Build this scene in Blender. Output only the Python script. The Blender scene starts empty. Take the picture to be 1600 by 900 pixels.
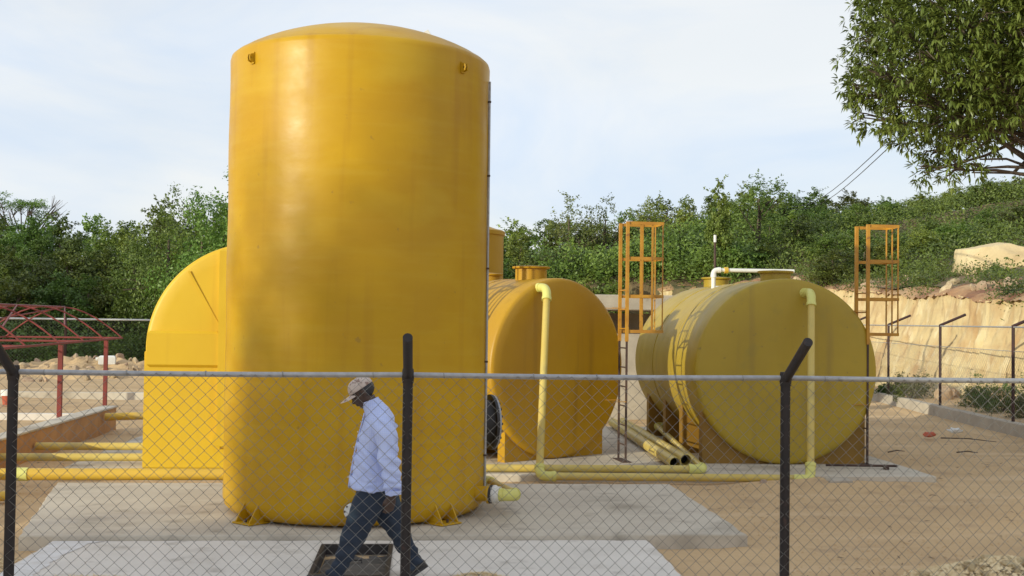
import bpy, bmesh, math, random
import numpy as np
from mathutils import Vector, Matrix, noise
R = math.radians
PI = math.pi
SC = bpy.context.scene
COL = SC.collection

# ------------------------------------------------------------------ camera
cam_d = bpy.data.cameras.new('camera')
cam = bpy.data.objects.new('camera', cam_d); COL.objects.link(cam)
cam_d.sensor_width = 36; cam_d.lens = 1850 / 1600 * 36
cam_d.clip_end = 3000; cam_d.clip_start = 0.05
cam.matrix_world = Matrix.Translation((0, 0, 2.2)) @ Matrix.Rotation(R(-4.3), 4, 'Z') @ Matrix.Rotation(R(91.55), 4, 'X') @ Matrix.Rotation(R(0.7), 4, 'Z')
SC.camera = cam
SC.render.resolution_x = 1600; SC.render.resolution_y = 900

# ------------------------------------------------------------------ light
SUN_EL = 13.0
SUN_DIR = Vector((-0.819, -0.573, 0)).normalized()          # horizontally towards the sun
sun_vec = Vector((SUN_DIR.x * math.cos(R(SUN_EL)), SUN_DIR.y * math.cos(R(SUN_EL)), math.sin(R(SUN_EL))))
sd = bpy.data.lights.new('sun', 'SUN'); sd.energy = 3.0; sd.angle = R(0.6); sd.color = (1.0, 0.955, 0.74)
so = bpy.data.objects.new('sun', sd); COL.objects.link(so)
so.rotation_euler = sun_vec.to_track_quat('Z', 'Y').to_euler(); so.location = (-20, -10, 20)

W = bpy.data.worlds.new('World'); SC.world = W; W.use_nodes = True
nt = W.node_tree; nt.nodes.clear()
wo = nt.nodes.new('ShaderNodeOutputWorld'); bg = nt.nodes.new('ShaderNodeBackground')
sky = nt.nodes.new('ShaderNodeTexSky'); sky.sky_type = 'NISHITA'; sky.sun_disc = False
sky.sun_elevation = R(SUN_EL); sky.sun_rotation = math.atan2(SUN_DIR.x, SUN_DIR.y)
sky.air_density = 1.0; sky.dust_density = 1.0; sky.altitude = 50
tc = nt.nodes.new('ShaderNodeTexCoord'); mp = nt.nodes.new('ShaderNodeMapping')
mp.inputs['Scale'].default_value = (1.0, 1.0, 2.6); mp.inputs['Rotation'].default_value = (0, 0.25, 0.4)
cn = nt.nodes.new('ShaderNodeTexNoise'); cn.inputs['Scale'].default_value = 1.9; cn.inputs['Detail'].default_value = 5; cn.inputs['Roughness'].default_value = 0.5
cr = nt.nodes.new('ShaderNodeValToRGB'); cr.color_ramp.elements[0].position = 0.36; cr.color_ramp.elements[1].position = 0.68
cr.color_ramp.elements[0].color = (0.80, 0.80, 0.80, 1); cr.color_ramp.elements[1].color = (0.93, 0.93, 0.93, 1)
mx = nt.nodes.new('ShaderNodeMixRGB'); mx.inputs[2].default_value = (7.2, 7.75, 8.5, 1)
nt.links.new(tc.outputs['Generated'], mp.inputs['Vector']); nt.links.new(mp.outputs[0], cn.inputs['Vector'])
nt.links.new(cn.outputs['Fac'], cr.inputs[0])
# pale haze is thickest near the horizon and thins out towards the zenith
sz = nt.nodes.new('ShaderNodeSeparateXYZ'); nt.links.new(tc.outputs['Generated'], sz.inputs[0])
hr = nt.nodes.new('ShaderNodeMapRange'); hr.interpolation_type = 'SMOOTHSTEP'
hr.inputs['From Min'].default_value = 0.10; hr.inputs['From Max'].default_value = 0.75; hr.inputs['To Min'].default_value = 1.0; hr.inputs['To Max'].default_value = 0.88
nt.links.new(sz.outputs[2], hr.inputs['Value'])
ml = nt.nodes.new('ShaderNodeMath'); ml.operation = 'MULTIPLY'; nt.links.new(cr.outputs[0], ml.inputs[0]); nt.links.new(hr.outputs[0], ml.inputs[1])
nt.links.new(ml.outputs[0], mx.inputs[0])
cb = nt.nodes.new('ShaderNodeMixRGB'); cb.inputs[1].default_value = (6.1, 6.95, 8.15, 1); cb.inputs[2].default_value = (7.65, 7.85, 8.0, 1)
cn2 = nt.nodes.new('ShaderNodeTexNoise'); cn2.inputs['Scale'].default_value = 3.1; cn2.inputs['Detail'].default_value = 6; cn2.inputs['Roughness'].default_value = 0.55; cn2.inputs['Distortion'].default_value = 0.6
c2r = nt.nodes.new('ShaderNodeMapRange'); c2r.inputs['From Min'].default_value = 0.38; c2r.inputs['From Max'].default_value = 0.62
nt.links.new(mp.outputs[0], cn2.inputs['Vector']); nt.links.new(cn2.outputs['Fac'], c2r.inputs['Value']); nt.links.new(c2r.outputs[0], cb.inputs[0]); nt.links.new(cb.outputs[0], mx.inputs[2])
nt.links.new(sky.outputs[0], mx.inputs[1]); nt.links.new(mx.outputs[0], bg.inputs[0])
bg.inputs[1].default_value = 0.10
nt.links.new(bg.outputs[0], wo.inputs[0])
SC.view_settings.view_transform = 'Standard'; SC.view_settings.look = 'None'
SC.view_settings.exposure = 0.32; SC.view_settings.gamma = 1.0

rnd = random.Random(7)
NP = np.random.default_rng(11)

# ------------------------------------------------------------------ materials
def mat(name, c1, c2=None, scale=3.0, rough=0.7, metal=0.0, bump=0.0, bscale=20.0, detail=5.0, c3=None, c3scale=1.0,
        c3lo=0.55, c3hi=0.7, stretch=(1, 1, 1), rvar=0.0, dist=0.02, lo=0.35, hi=0.65, objrand=0.0, transl=0.0, spec=0.5, coat=0.0):
    m = bpy.data.materials.new(name); m.use_nodes = True
    t = m.node_tree; L = t.links; N = t.nodes
    b = N['Principled BSDF']; out = N['Material Output']
    b.inputs['Roughness'].default_value = rough; b.inputs['Metallic'].default_value = metal
    b.inputs['Specular IOR Level'].default_value = spec
    b.inputs['Coat Weight'].default_value = coat; b.inputs['Coat Roughness'].default_value = 0.15
    tcn = N.new('ShaderNodeTexCoord'); mpn = N.new('ShaderNodeMapping'); mpn.inputs['Scale'].default_value = stretch
    L.new(tcn.outputs['Object'], mpn.inputs['Vector'])
    col = None
    def ramped(sc, lo_, hi_, det=detail):
        n = N.new('ShaderNodeTexNoise'); n.inputs['Scale'].default_value = sc; n.inputs['Detail'].default_value = det
        L.new(mpn.outputs[0], n.inputs['Vector'])
        r = N.new('ShaderNodeMapRange'); r.inputs['From Min'].default_value = lo_; r.inputs['From Max'].default_value = hi_
        L.new(n.outputs['Fac'], r.inputs['Value']); return r.outputs[0]
    x = N.new('ShaderNodeMixRGB'); x.inputs[1].default_value = (*c1, 1); x.inputs[2].default_value = (*(c2 or c1), 1)
    f = ramped(scale, lo, hi); L.new(f, x.inputs[0]); col = x.outputs[0]
    if c3:
        y = N.new('ShaderNodeMixRGB'); y.inputs[2].default_value = (*c3, 1)
        L.new(ramped(c3scale, c3lo, c3hi), y.inputs[0]); L.new(col, y.inputs[1]); col = y.outputs[0]
    if objrand:
        oi = N.new('ShaderNodeObjectInfo'); hs = N.new('ShaderNodeHueSaturation')
        r = N.new('ShaderNodeMapRange'); r.inputs['To Min'].default_value = 1 - objrand; r.inputs['To Max'].default_value = 1 + objrand
        L.new(oi.outputs['Random'], r.inputs['Value']); L.new(r.outputs[0], hs.inputs['Value']); L.new(col, hs.inputs['Color'])
        r2 = N.new('ShaderNodeMapRange'); r2.inputs['To Min'].default_value = 0.5 - objrand * 0.06; r2.inputs['To Max'].default_value = 0.5 + objrand * 0.06
        wn = N.new('ShaderNodeMath'); wn.operation = 'FRACT'; mu = N.new('ShaderNodeMath'); mu.operation = 'MULTIPLY'; mu.inputs[1].default_value = 7.31
        L.new(oi.outputs['Random'], mu.inputs[0]); L.new(mu.outputs[0], wn.inputs[0]); L.new(wn.outputs[0], r2.inputs['Value']); L.new(r2.outputs[0], hs.inputs['Hue'])
        col = hs.outputs[0]
    L.new(col, b.inputs['Base Color'])
    if rvar:
        r = N.new('ShaderNodeMapRange'); r.inputs['To Min'].default_value = rough - rvar; r.inputs['To Max'].default_value = rough + rvar
        L.new(ramped(scale * 2.3, 0.3, 0.7), r.inputs['Value']); L.new(r.outputs[0], b.inputs['Roughness'])
    if bump:
        n = N.new('ShaderNodeTexNoise'); n.inputs['Scale'].default_value = bscale; n.inputs['Detail'].default_value = 6
        L.new(mpn.outputs[0], n.inputs['Vector'])
        bn = N.new('ShaderNodeBump'); bn.inputs['Strength'].default_value = bump; bn.inputs['Distance'].default_value = dist
        L.new(n.outputs['Fac'], bn.inputs['Height']); L.new(bn.outputs[0], b.inputs['Normal'])
    if transl:
        tr = N.new('ShaderNodeBsdfTranslucent'); L.new(col, tr.inputs['Color'])
        ms = N.new('ShaderNodeMixShader'); ms.inputs[0].default_value = transl
        L.new(b.outputs[0], ms.inputs[1]); L.new(tr.outputs[0], ms.inputs[2]); L.new(ms.outputs[0], out.inputs['Surface'])
    return m

M = {}
M['yellow'] = mat('frp_yellow', (0.53, 0.302, 0.005), (0.48, 0.262, 0.005), 1.3, 0.42, bump=0.12, bscale=2.6, dist=0.05, rvar=0.06, spec=0.3,
                  stretch=(1, 1, 1.8), c3=(0.54, 0.33, 0.016), c3scale=0.6)
M['yellow_a'] = mat('frp_yellow_plain', (0.68, 0.44, 0.012), (0.64, 0.40, 0.010), 1.1, 0.5, bump=0.15, bscale=3, dist=0.02, rvar=0.06)
M['yellow_b'] = mat('frp_orange_yellow', (0.48, 0.265, 0.005), (0.42, 0.22, 0.005), 1.1, 0.5, bump=0.15, bscale=3, dist=0.02, rvar=0.06,
                    c3=(0.44, 0.25, 0.015), c3scale=2.2, c3lo=0.56, c3hi=0.75)
M['yellow_c'] = mat('frp_lemon', (0.41, 0.285, 0.020), (0.36, 0.245, 0.016), 1.1, 0.5, bump=0.15, bscale=3, dist=0.02, rvar=0.06,
                    c3=(0.30, 0.225, 0.03), c3scale=2.5, c3lo=0.56, c3hi=0.75)
M['saddle'] = mat('saddle_orange', (0.28, 0.145, 0.012), (0.22, 0.115, 0.010), 2, 0.6)
M['pipe'] = mat('pvc_pipe', (0.60, 0.47, 0.13), (0.56, 0.41, 0.09), 1.7, 0.42, c3=(0.42, 0.33, 0.12), c3scale=2.5, c3lo=0.58, c3hi=0.75, bump=0.05, bscale=30)
M['pipe_o'] = mat('pvc_pipe_deep', (0.66, 0.42, 0.04), (0.6, 0.38, 0.05), 1.7, 0.42, c3=(0.42, 0.30, 0.10), c3scale=2.5, c3lo=0.58, c3hi=0.75)
M['elbow'] = mat('pvc_elbow', (0.68, 0.66, 0.20), (0.62, 0.58, 0.16), 5, 0.4)
M['white'] = mat('white_pvc', (0.78, 0.77, 0.74), (0.68, 0.66, 0.62), 4, 0.45)
M['black'] = mat('black_rubber', (0.02, 0.02, 0.022), (0.035, 0.03, 0.03), 8, 0.55)
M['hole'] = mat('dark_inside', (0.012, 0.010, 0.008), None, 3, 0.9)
M['cage'] = mat('cage_orange', (0.52, 0.26, 0.025), (0.42, 0.19, 0.02), 6, 0.5, c3=(0.22, 0.09, 0.03), c3scale=14, c3lo=0.6, c3hi=0.72)
M['rust'] = mat('rusty_dark', (0.09, 0.05, 0.035), (0.05, 0.03, 0.025), 9, 0.75, bump=0.2, bscale=60, dist=0.004)
M['red'] = mat('red_oxide', (0.24, 0.032, 0.026), (0.17, 0.028, 0.022), 5, 0.55)
M['post'] = mat('post_black', (0.012, 0.009, 0.010), (0.022, 0.014, 0.013), 12, 0.62, bump=0.15, bscale=70, dist=0.003, c3=(0.05, 0.025, 0.02), c3scale=20, c3lo=0.63, c3hi=0.75)
M['postr'] = mat('post_maroon', (0.06, 0.024, 0.024), (0.035, 0.018, 0.018), 8, 0.6)
M['galv'] = mat('galvanised', (0.42, 0.42, 0.43), (0.34, 0.34, 0.35), 22, 0.5, metal=0.35, c3=(0.22, 0.2, 0.19), c3scale=9, c3lo=0.62, c3hi=0.75)
M['wire'] = mat('wire_galvanised', (0.20, 0.19, 0.18), (0.30, 0.29, 0.27), 5, 0.5, metal=0.35, lo=0.3, hi=0.7)
M['concrete'] = mat('concrete_slab', (0.58, 0.515, 0.42), (0.50, 0.435, 0.35), 1.4, 0.88, bump=0.35, bscale=40, dist=0.006, detail=9,
                    c3=(0.30, 0.255, 0.20), c3scale=3.2, c3lo=0.57, c3hi=0.78)
M['concrete_p'] = mat('concrete_pale', (0.74, 0.685, 0.62), (0.66, 0.61, 0.55), 1.9, 0.88, bump=0.3, bscale=45, dist=0.005, detail=9,
                      c3=(0.40, 0.36, 0.31), c3scale=3.7, c3lo=0.6, c3hi=0.8)
M['whitewash'] = mat('whitewash', (0.74, 0.72, 0.71), (0.64, 0.61, 0.58), 8, 0.85, bump=0.2, bscale=40, dist=0.003)
M['concrete_g'] = mat('concrete_grey', (0.47, 0.41, 0.33), (0.37, 0.32, 0.26), 2.5, 0.9, bump=0.4, bscale=25, dist=0.01,
                      c3=(0.27, 0.22, 0.165), c3scale=4, c3lo=0.6, c3hi=0.8)
M['stucco_o'] = mat('orange_render', (0.50, 0.27, 0.11), (0.42, 0.22, 0.09), 4, 0.85, bump=0.2, bscale=50, dist=0.004, c3=(0.36, 0.2, 0.1), c3scale=2.0)
M['dirt'] = mat('dirt', (0.58, 0.40, 0.215), (0.50, 0.335, 0.175), 0.55, 0.95, bump=0.7, bscale=14, dist=0.03, detail=10,
                c3=(0.38, 0.255, 0.145), c3scale=1.9, c3lo=0.56, c3hi=0.78)
M['cliff'] = mat('cut_bank', (0.60, 0.48, 0.27), (0.50, 0.38, 0.20), 0.9, 0.95, bump=0.8, bscale=5, dist=0.08, detail=10,
                 stretch=(1, 1, 0.4), c3=(0.42, 0.27, 0.13), c3scale=1.6, c3lo=0.47, c3hi=0.68)
M['soil'] = mat('red_soil', (0.34, 0.18, 0.09), (0.45, 0.30, 0.17), 0.8, 0.95, bump=0.8, bscale=5, dist=0.08, detail=10,
                c3=(0.22, 0.10, 0.055), c3scale=0.9, c3lo=0.48, c3hi=0.62)
M['hill'] = mat('hill_ground', (0.20, 0.13, 0.07), (0.10, 0.10, 0.045), 0.7, 0.95, bump=0.8, bscale=2, dist=0.2)
M['rock'] = mat('pale_rock', (0.66, 0.53, 0.31), (0.58, 0.44, 0.25), 0.9, 0.92, bump=0.7, bscale=3.5, dist=0.08, detail=9,
                c3=(0.42, 0.27, 0.14), c3scale=1.3, c3lo=0.56, c3hi=0.75)
M['stone'] = mat('rubble_stone', (0.48, 0.36, 0.24), (0.36, 0.25, 0.16), 2, 0.92, bump=0.5, bscale=8, dist=0.03, objrand=0.25)
M['straw'] = mat('straw', (0.80, 0.66, 0.42), (0.66, 0.50, 0.28), 9, 0.9)
M['bark'] = mat('bark', (0.13, 0.095, 0.065), (0.08, 0.06, 0.045), 6, 0.9, bump=0.5, bscale=18, dist=0.02, stretch=(1, 1, 0.3))
M['leaf'] = mat('scrub_leaf', (0.095, 0.148, 0.024), (0.180, 0.240, 0.040), 0.9, 0.5, objrand=0.5, transl=0.3, c3=(0.045, 0.075, 0.018), c3scale=0.5)
M['leaf_l'] = mat('light_leaf', (0.11, 0.15, 0.035), (0.17, 0.20, 0.05), 1.5, 0.5, objrand=0.2, transl=0.35)
M['mango'] = mat('mango_leaf', (0.14, 0.19, 0.040), (0.22, 0.27, 0.055), 1.6, 0.38, transl=0.3, c3=(0.09, 0.135, 0.03), c3scale=3.0)
M['steel'] = mat('dark_steel', (0.05, 0.045, 0.045), (0.035, 0.03, 0.03), 14, 0.6, metal=0.3)
M['plate'] = mat('grimy_plate', (0.11, 0.10, 0.09), (0.07, 0.065, 0.06), 7, 0.8, bump=0.4, bscale=30, dist=0.006, c3=(0.19, 0.16, 0.13), c3scale=10)
M['skin'] = mat('skin', (0.070, 0.036, 0.023), (0.050, 0.026, 0.017), 9, 0.48)
M['jeans'] = mat('jeans', (0.014, 0.023, 0.042), (0.024, 0.035, 0.056), 9, 0.85, bump=0.3, bscale=60, dist=0.003, c3=(0.05, 0.075, 0.095), c3scale=3.5)
M['shoe'] = mat('shoe', (0.05, 0.04, 0.035), (0.03, 0.025, 0.02), 9, 0.45)
M['cap'] = mat('cap_cloth', (0.60, 0.50, 0.44), (0.52, 0.42, 0.36), 20, 0.85, c3=(0.28, 0.19, 0.16), c3scale=26, c3lo=0.56, c3hi=0.62)
M['button'] = mat('button_white', (0.7, 0.7, 0.72), None, 3, 0.4)
M['bred'] = mat('bucket_red', (0.45, 0.10, 0.05), (0.38, 0.09, 0.05), 6, 0.6)
M['litter'] = mat('litter_orange', (0.6, 0.13, 0.06), (0.5, 0.12, 0.07), 6, 0.6)

def add_streaks(m, dark, amt, sc=(5, 5, .35), lo=.55, hi=.8):
    t = m.node_tree; N = t.nodes; L = t.links; b = N['Principled BSDF']; src = b.inputs['Base Color'].links[0].from_socket
    tcn = N.new('ShaderNodeTexCoord'); mpn = N.new('ShaderNodeMapping'); mpn.inputs['Scale'].default_value = sc; L.new(tcn.outputs['Object'], mpn.inputs['Vector'])
    n = N.new('ShaderNodeTexNoise'); n.inputs['Scale'].default_value = 1.0; n.inputs['Detail'].default_value = 7; L.new(mpn.outputs[0], n.inputs['Vector'])
    r = N.new('ShaderNodeMapRange'); r.inputs['From Min'].default_value = lo; r.inputs['From Max'].default_value = hi; r.inputs['To Max'].default_value = amt
    L.new(n.outputs['Fac'], r.inputs['Value']); x = N.new('ShaderNodeMixRGB'); x.inputs[2].default_value = (*dark, 1)
    L.new(r.outputs[0], x.inputs[0]); L.new(src, x.inputs[1]); L.new(x.outputs[0], b.inputs['Base Color'])
add_streaks(M['yellow'], (.36, .17, .01), .55)
add_streaks(M['yellow'], (.56, .37, .04), .22, (1.2, 1.2, 14), .5, .75)
add_streaks(M['yellow'], (.30, .17, .03), .6, (11, 11, 9), .70, .76)
add_streaks(M['yellow_a'], (.5, .28, .01), .5)
add_streaks(M['yellow_b'], (.26, .13, .01), .6)
add_streaks(M['yellow_c'], (.25, .17, .03), .65)
add_streaks(M['yellow_c'], (.18, .13, .04), .8, (9, 9, 9), .68, .75)
add_streaks(M['concrete'], (.24, .20, .15), .7, (1.1, 1.1, 1.1), .56, .75)
add_streaks(M['concrete'], (.66, .60, .50), .6, (.5, 2.2, 1), .55, .7)
add_streaks(M['concrete_p'], (.36, .31, .25), .6, (1.6, 1.6, 1), .58, .75)
add_streaks(M['concrete_p'], (.30, .26, .20), .7, (14, 14, 1), .66, .74)
add_streaks(M['cliff'], (.42, .27, .14), .35, (.4, .4, 4), .5, .68)
add_streaks(M['cliff'], (.74, .64, .42), .6, (3, 3, 1.2), .55, .7)
add_streaks(M['dirt'], (.66, .48, .29), .6, (.25, 1.6, 1), .52, .7)
add_streaks(M['pipe'], (.34, .27, .10), .6, (3, 3, 3), .55, .75)
def shirt_mat():
    m = mat('shirt_cloth', (0.42, 0.49, 0.80), (0.50, 0.57, 0.86), 7, 0.85)
    t = m.node_tree; N = t.nodes; L = t.links; b = N['Principled BSDF']
    src = b.inputs['Base Color'].links[0].from_socket
    tcn = N.new('ShaderNodeTexCoord'); sx = N.new('ShaderNodeSeparateXYZ'); L.new(tcn.outputs['Object'], sx.inputs[0])
    def stripe(sock, f):
        a = N.new('ShaderNodeMath'); a.operation = 'MULTIPLY'; a.inputs[1].default_value = f
        s = N.new('ShaderNodeMath'); s.operation = 'SINE'; L.new(sock, a.inputs[0]); L.new(a.outputs[0], s.inputs[0])
        g = N.new('ShaderNodeMath'); g.operation = 'GREATER_THAN'; g.inputs[1].default_value = 0.3; L.new(s.outputs[0], g.inputs[0]); return g.outputs[0]
    ad = N.new('ShaderNodeMath'); ad.operation = 'ADD'
    L.new(stripe(sx.outputs[0], 420), ad.inputs[0]); L.new(stripe(sx.outputs[2], 420), ad.inputs[1])
    mu = N.new('ShaderNodeMath'); mu.operation = 'MULTIPLY'; mu.inputs[1].default_value = 0.2; L.new(ad.outputs[0], mu.inputs[0])
    x = N.new('ShaderNodeMixRGB'); x.inputs[2].default_value = (0.72, 0.76, 0.92, 1); L.new(mu.outputs[0], x.inputs[0]); L.new(src, x.inputs[1])
    L.new(x.outputs[0], b.inputs['Base Color'])
    return m
M['shirt'] = shirt_mat()

# ------------------------------------------------------------------ helpers
def tag(o, label=None, cat=None, group=None, kind=None):
    if label: o['label'] = label
    if cat: o['category'] = cat
    if group: o['group'] = group
    if kind: o['kind'] = kind
    return o

def thing(name, label, cat, loc=(0, 0, 0), rz=0.0, group=None):
    o = bpy.data.objects.new(name, None); o.empty_display_size = 0.2; COL.objects.link(o)
    o.location = loc; o.rotation_euler = (0, 0, rz)
    return tag(o, label, cat, group)

def mesh_obj(name, verts, faces, m, parent=None, smooth=True, angle=40, loc=None, rz=None):
    me = bpy.data.meshes.new(name); me.from_pydata([tuple(v) for v in verts], [], [tuple(f) for f in faces]); me.update()
    if smooth:
        me.polygons.foreach_set('use_smooth', [True] * len(me.polygons))
        try: me.set_sharp_from_angle(angle=R(angle))
        except Exception: pass
    if m is not None: me.materials.append(M[m] if isinstance(m, str) else m)
    o = bpy.data.objects.new(name, me); COL.objects.link(o)
    if parent is not None: o.parent = parent
    if loc is not None: o.location = loc
    if rz is not None: o.rotation_euler = (0, 0, rz)
    return o

def frame_of(d, ref=None):
    d = Vector(d).normalized()
    ref = Vector(ref) if ref is not None else (Vector((0, 0, 1)) if abs(d.z) < 0.9 else Vector((1, 0, 0)))
    u = (ref - d * ref.dot(d)).normalized(); return d, u, d.cross(u)

class MB:
    def __init__(s): s.v = []; s.f = []
    def add(s, v, f):
        b = len(s.v); s.v += [Vector(p) for p in v]; s.f += [tuple(i + b for i in q) for q in f]; return s
    def box(s, c, size, rz=0.0, ax=None, bev=0.0):
        x, y, z = size[0] / 2, size[1] / 2, size[2] / 2
        if bev:
            pr = []
            for zz, k in ((-z, bev), (-z + bev, 0), (z - bev, 0), (z, bev)):
                for sx, sy in ((-1, -1), (1, -1), (1, 1), (-1, 1)):
                    pr.append(Vector((sx * (x - k), sy * (y - k), zz)))
            f = [(3, 2, 1, 0), (12, 13, 14, 15)]
            for L_ in range(3):
                for k in range(4): f.append((L_ * 4 + k, L_ * 4 + (k + 1) % 4, L_ * 4 + 4 + (k + 1) % 4, L_ * 4 + 4 + k))
        else:
            pr = [Vector((a * x, b * y, c_ * z)) for c_ in (-1, 1) for a, b in ((-1, -1), (1, -1), (1, 1), (-1, 1))]
            f = [(3, 2, 1, 0), (4, 5, 6, 7)] + [(k, (k + 1) % 4, 4 + (k + 1) % 4, 4 + k) for k in range(4)]
        mrot = ax if ax is not None else Matrix.Rotation(rz, 3, 'Z')
        return s.add([mrot @ p + Vector(c) for p in pr], f)
    def bar(s, a, b, w, h, ref=None):
        a, b = Vector(a), Vector(b); d, u, v = frame_of(b - a, ref)
        mrot = Matrix((v, u, d)).transposed()
        return s.box((a + b) / 2, (w, h, (b - a).length), ax=mrot)
    def tube(s, pts, r, n=12, caps=True, hollow=0.0):
        pts = [Vector(p) for p in pts]; k = len(pts)
        rs = r if isinstance(r, (list, tuple)) else [r] * k
        vs = []; fs = []; up = None
        for i, p in enumerate(pts):
            d = (pts[min(i + 1, k - 1)] - pts[max(i - 1, 0)]).normalized()
            if up is None: _, up, _ = frame_of(d)
            up = (up - d * up.dot(d)).normalized(); w = d.cross(up)
            for j in range(n):
                t = 2 * PI * j / n; vs.append(p + (up * math.cos(t) + w * math.sin(t)) * rs[i])
        for i in range(k - 1):
            for j in range(n): fs.append((i * n + j, i * n + (j + 1) % n, (i + 1) * n + (j + 1) % n, (i + 1) * n + j))
        if caps: fs.append(tuple(range(n - 1, -1, -1))); fs.append(tuple(range((k - 1) * n, k * n)))
        return s.add(vs, fs)
    def lathe(s, prof, o=(0, 0, 0), axis=(0, 0, 1), n=48, close=True):
        o = Vector(o); d, u, w = frame_of(axis); vs = []; fs = []; k = len(prof)
        for r, h in prof:
            for j in range(n):
                t = 2 * PI * j / n; vs.append(o + d * h + (u * math.cos(t) + w * math.sin(t)) * r)
        for i in range(k - 1):
            for j in range(n): fs.append((i * n + j, i * n + (j + 1) % n, (i + 1) * n + (j + 1) % n, (i + 1) * n + j))
        if close: fs.append(tuple(range(n - 1, -1, -1))); fs.append(tuple(range((k - 1) * n, k * n)))
        return s.add(vs, fs)
    def ell(s, c, r, rot=None, nu=16, nv=12):
        vs = []; fs = []
        for i in range(nv + 1):
            a = -PI / 2 + PI * i / nv
            for j in range(nu):
                t = 2 * PI * j / nu
                vs.append(Vector((r[0] * math.cos(a) * math.cos(t), r[1] * math.cos(a) * math.sin(t), r[2] * math.sin(a))))
        for i in range(nv):
            for j in range(nu): fs.append((i * nu + j, i * nu + (j + 1) % nu, (i + 1) * nu + (j + 1) % nu, (i + 1) * nu + j))
        if rot is not None: vs = [rot @ v for v in vs]
        return s.add([v + Vector(c) for v in vs], fs)
    def prism(s, poly, a, b):
        """poly: list of 2D points; a(p)->front Vector, b(p)->back Vector"""
        n = len(poly); vs = [a(p) for p in poly] + [b(p) for p in poly]
        fs = [tuple(range(n)), tuple(range(2 * n - 1, n - 1, -1))] + [(k, n + k, n + (k + 1) % n, (k + 1) % n) for k in range(n)]
        return s.add(vs, fs)
    def build(s, name, m, parent=None, smooth=True, angle=40, fix=True, **kw):
        o = mesh_obj(name, s.v, s.f, m, parent, False, **kw)
        if fix:
            bm = bmesh.new(); bm.from_mesh(o.data); bmesh.ops.remove_doubles(bm, verts=bm.verts, dist=1e-5)
            bmesh.ops.recalc_face_normals(bm, faces=bm.faces); bm.to_mesh(o.data); bm.free()
        if smooth:
            o.data.polygons.foreach_set('use_smooth', [True] * len(o.data.polygons))
            try: o.data.set_sharp_from_angle(angle=R(angle))
            except Exception: pass
        return o

def arc(c, a, b, n=7):
    """quarter bend from direction a to direction b round corner c (points on the bend)"""
    a, b, c = Vector(a), Vector(b), Vector(c); out = []
    for i in range(n):
        t = i / (n - 1); out.append((1 - t) ** 2 * (c + a) + 2 * t * (1 - t) * c + t * t * (c + b))
    return out

def copy_tree(o, parent=None):
    c = o.copy(); COL.objects.link(c)
    if parent is not None: c.parent = parent
    for ch in [k for k in o.children]: copy_tree(ch, c)
    return c

def nz(x, y, z=0.0): return noise.noise(Vector((x, y, z)))
def fbm(x, y, z=0.0, o=4):
    s = 0; a = 1; f = 1
    for _ in range(o): s += a * nz(x * f, y * f, z * f + 3.7); a *= .5; f *= 2
    return s
def ss(a, b, x):
    t = max(0.0, min(1.0, (x - a) / (b - a))); return t * t * (3 - 2 * t)

# ------------------------------------------------------------------ ground
def axis_pts(segs):
    out = [segs[0][0]]
    for a, b, st in segs:
        n = max(1, int(round((b - a) / st))); out += [a + (b - a) * (i + 1) / n for i in range(n)]
    return out
def wall_x(y): return 11.5 + (y - 21.9) * (12.72 - 11.5) / 10.5
def ground_h(x, y):
    h = 0.022 * fbm(x * .8, y * .8) + 0.009 * nz(x * 4, y * 4)
    if x > wall_x(y) + .1 and y < 52 and y > 8: h += 0.25 * ss(0, .25, x - wall_x(y) - .1)
    if -25 < x < -4: h += 0.10 * ss(26, 34, y) * (1 + fbm(x * .6, y * .6, 2))
    # spoil against the edge of the right slab
    h += 0.10 * math.exp(-((x - 5.35) ** 2 / .9 + (y - 15.75) ** 2 / .12))
    h += 0.05 * math.exp(-((x - 3.6) ** 2 / .4 + (y - 11.2) ** 2 / .25))
    # bare mound near the camera on the right
    if y > 60: h -= 1.0
    # slabs sit on this: keep it lower beneath them
    if -4.3 < x < 3.1 and 11.45 < y < 14.7: h = min(h, 0.0)
    return h
xs = axis_pts([(-600, -60, 60), (-60, -16, 4), (-16, -7, .4), (-7, 13, .13), (13, 18, .4), (18, 60, 4), (60, 600, 60)])
ys = axis_pts([(-60, 6, 6), (6, 20, .13), (20, 36, .3), (36, 60, 1.5), (60, 700, 64)])
gv = [(x, y, ground_h(x, y)) for y in ys for x in xs]; nx = len(xs)
gf = [(j * nx + i, j * nx + i + 1, (j + 1) * nx + i + 1, (j + 1) * nx + i) for j in range(len(ys) - 1) for i in range(nx - 1)]
g = mesh_obj('ground', gv, gf, 'dirt'); tag(g, 'bare tan dirt yard around the tanks and slabs', kind='structure')

# ------------------------------------------------------------------ hillside and cut bank
def cliff_x(y):
    pts = [(8, 17.2), (20, 15.4), (28, 15.0), (36, 15.0), (41, 14.5), (46, 13.0), (50, 9.5), (52, 5)]
    for (a, xa), (b, xb) in zip(pts, pts[1:]):
        if y <= b: return xa + (xb - xa) * max(0, (y - a)) / (b - a)
    return 5
def cliff_top(y): return 2.62 + max(0, min(1, (y - 24) / 20)) * 0.95
def hill_h(x, y):
    back = 3.3 * ss(48, 60, y) + 5 * ss(60, 140, y) - 0.6 + 0.5 * fbm(x * .15, y * .15)
    s = x - cliff_x(y)
    if s > 0:
        rt = cliff_top(y) + 0.20 * s + 0.15 * fbm(x * .5, y * .5) * ss(0, 3, s)
        return max(back, rt)
    return back if y > 47 else -2
hxs = axis_pts([(-140, -50, 6), (-50, 5, 2), (5, 40, .8), (40, 160, 6)]); hys = axis_pts([(8, 20, 2), (20, 60, .8), (60, 160, 6)])
hv = [(x, y, hill_h(x, y)) for y in hys for x in hxs]; hn = len(hxs); hf = []
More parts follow.
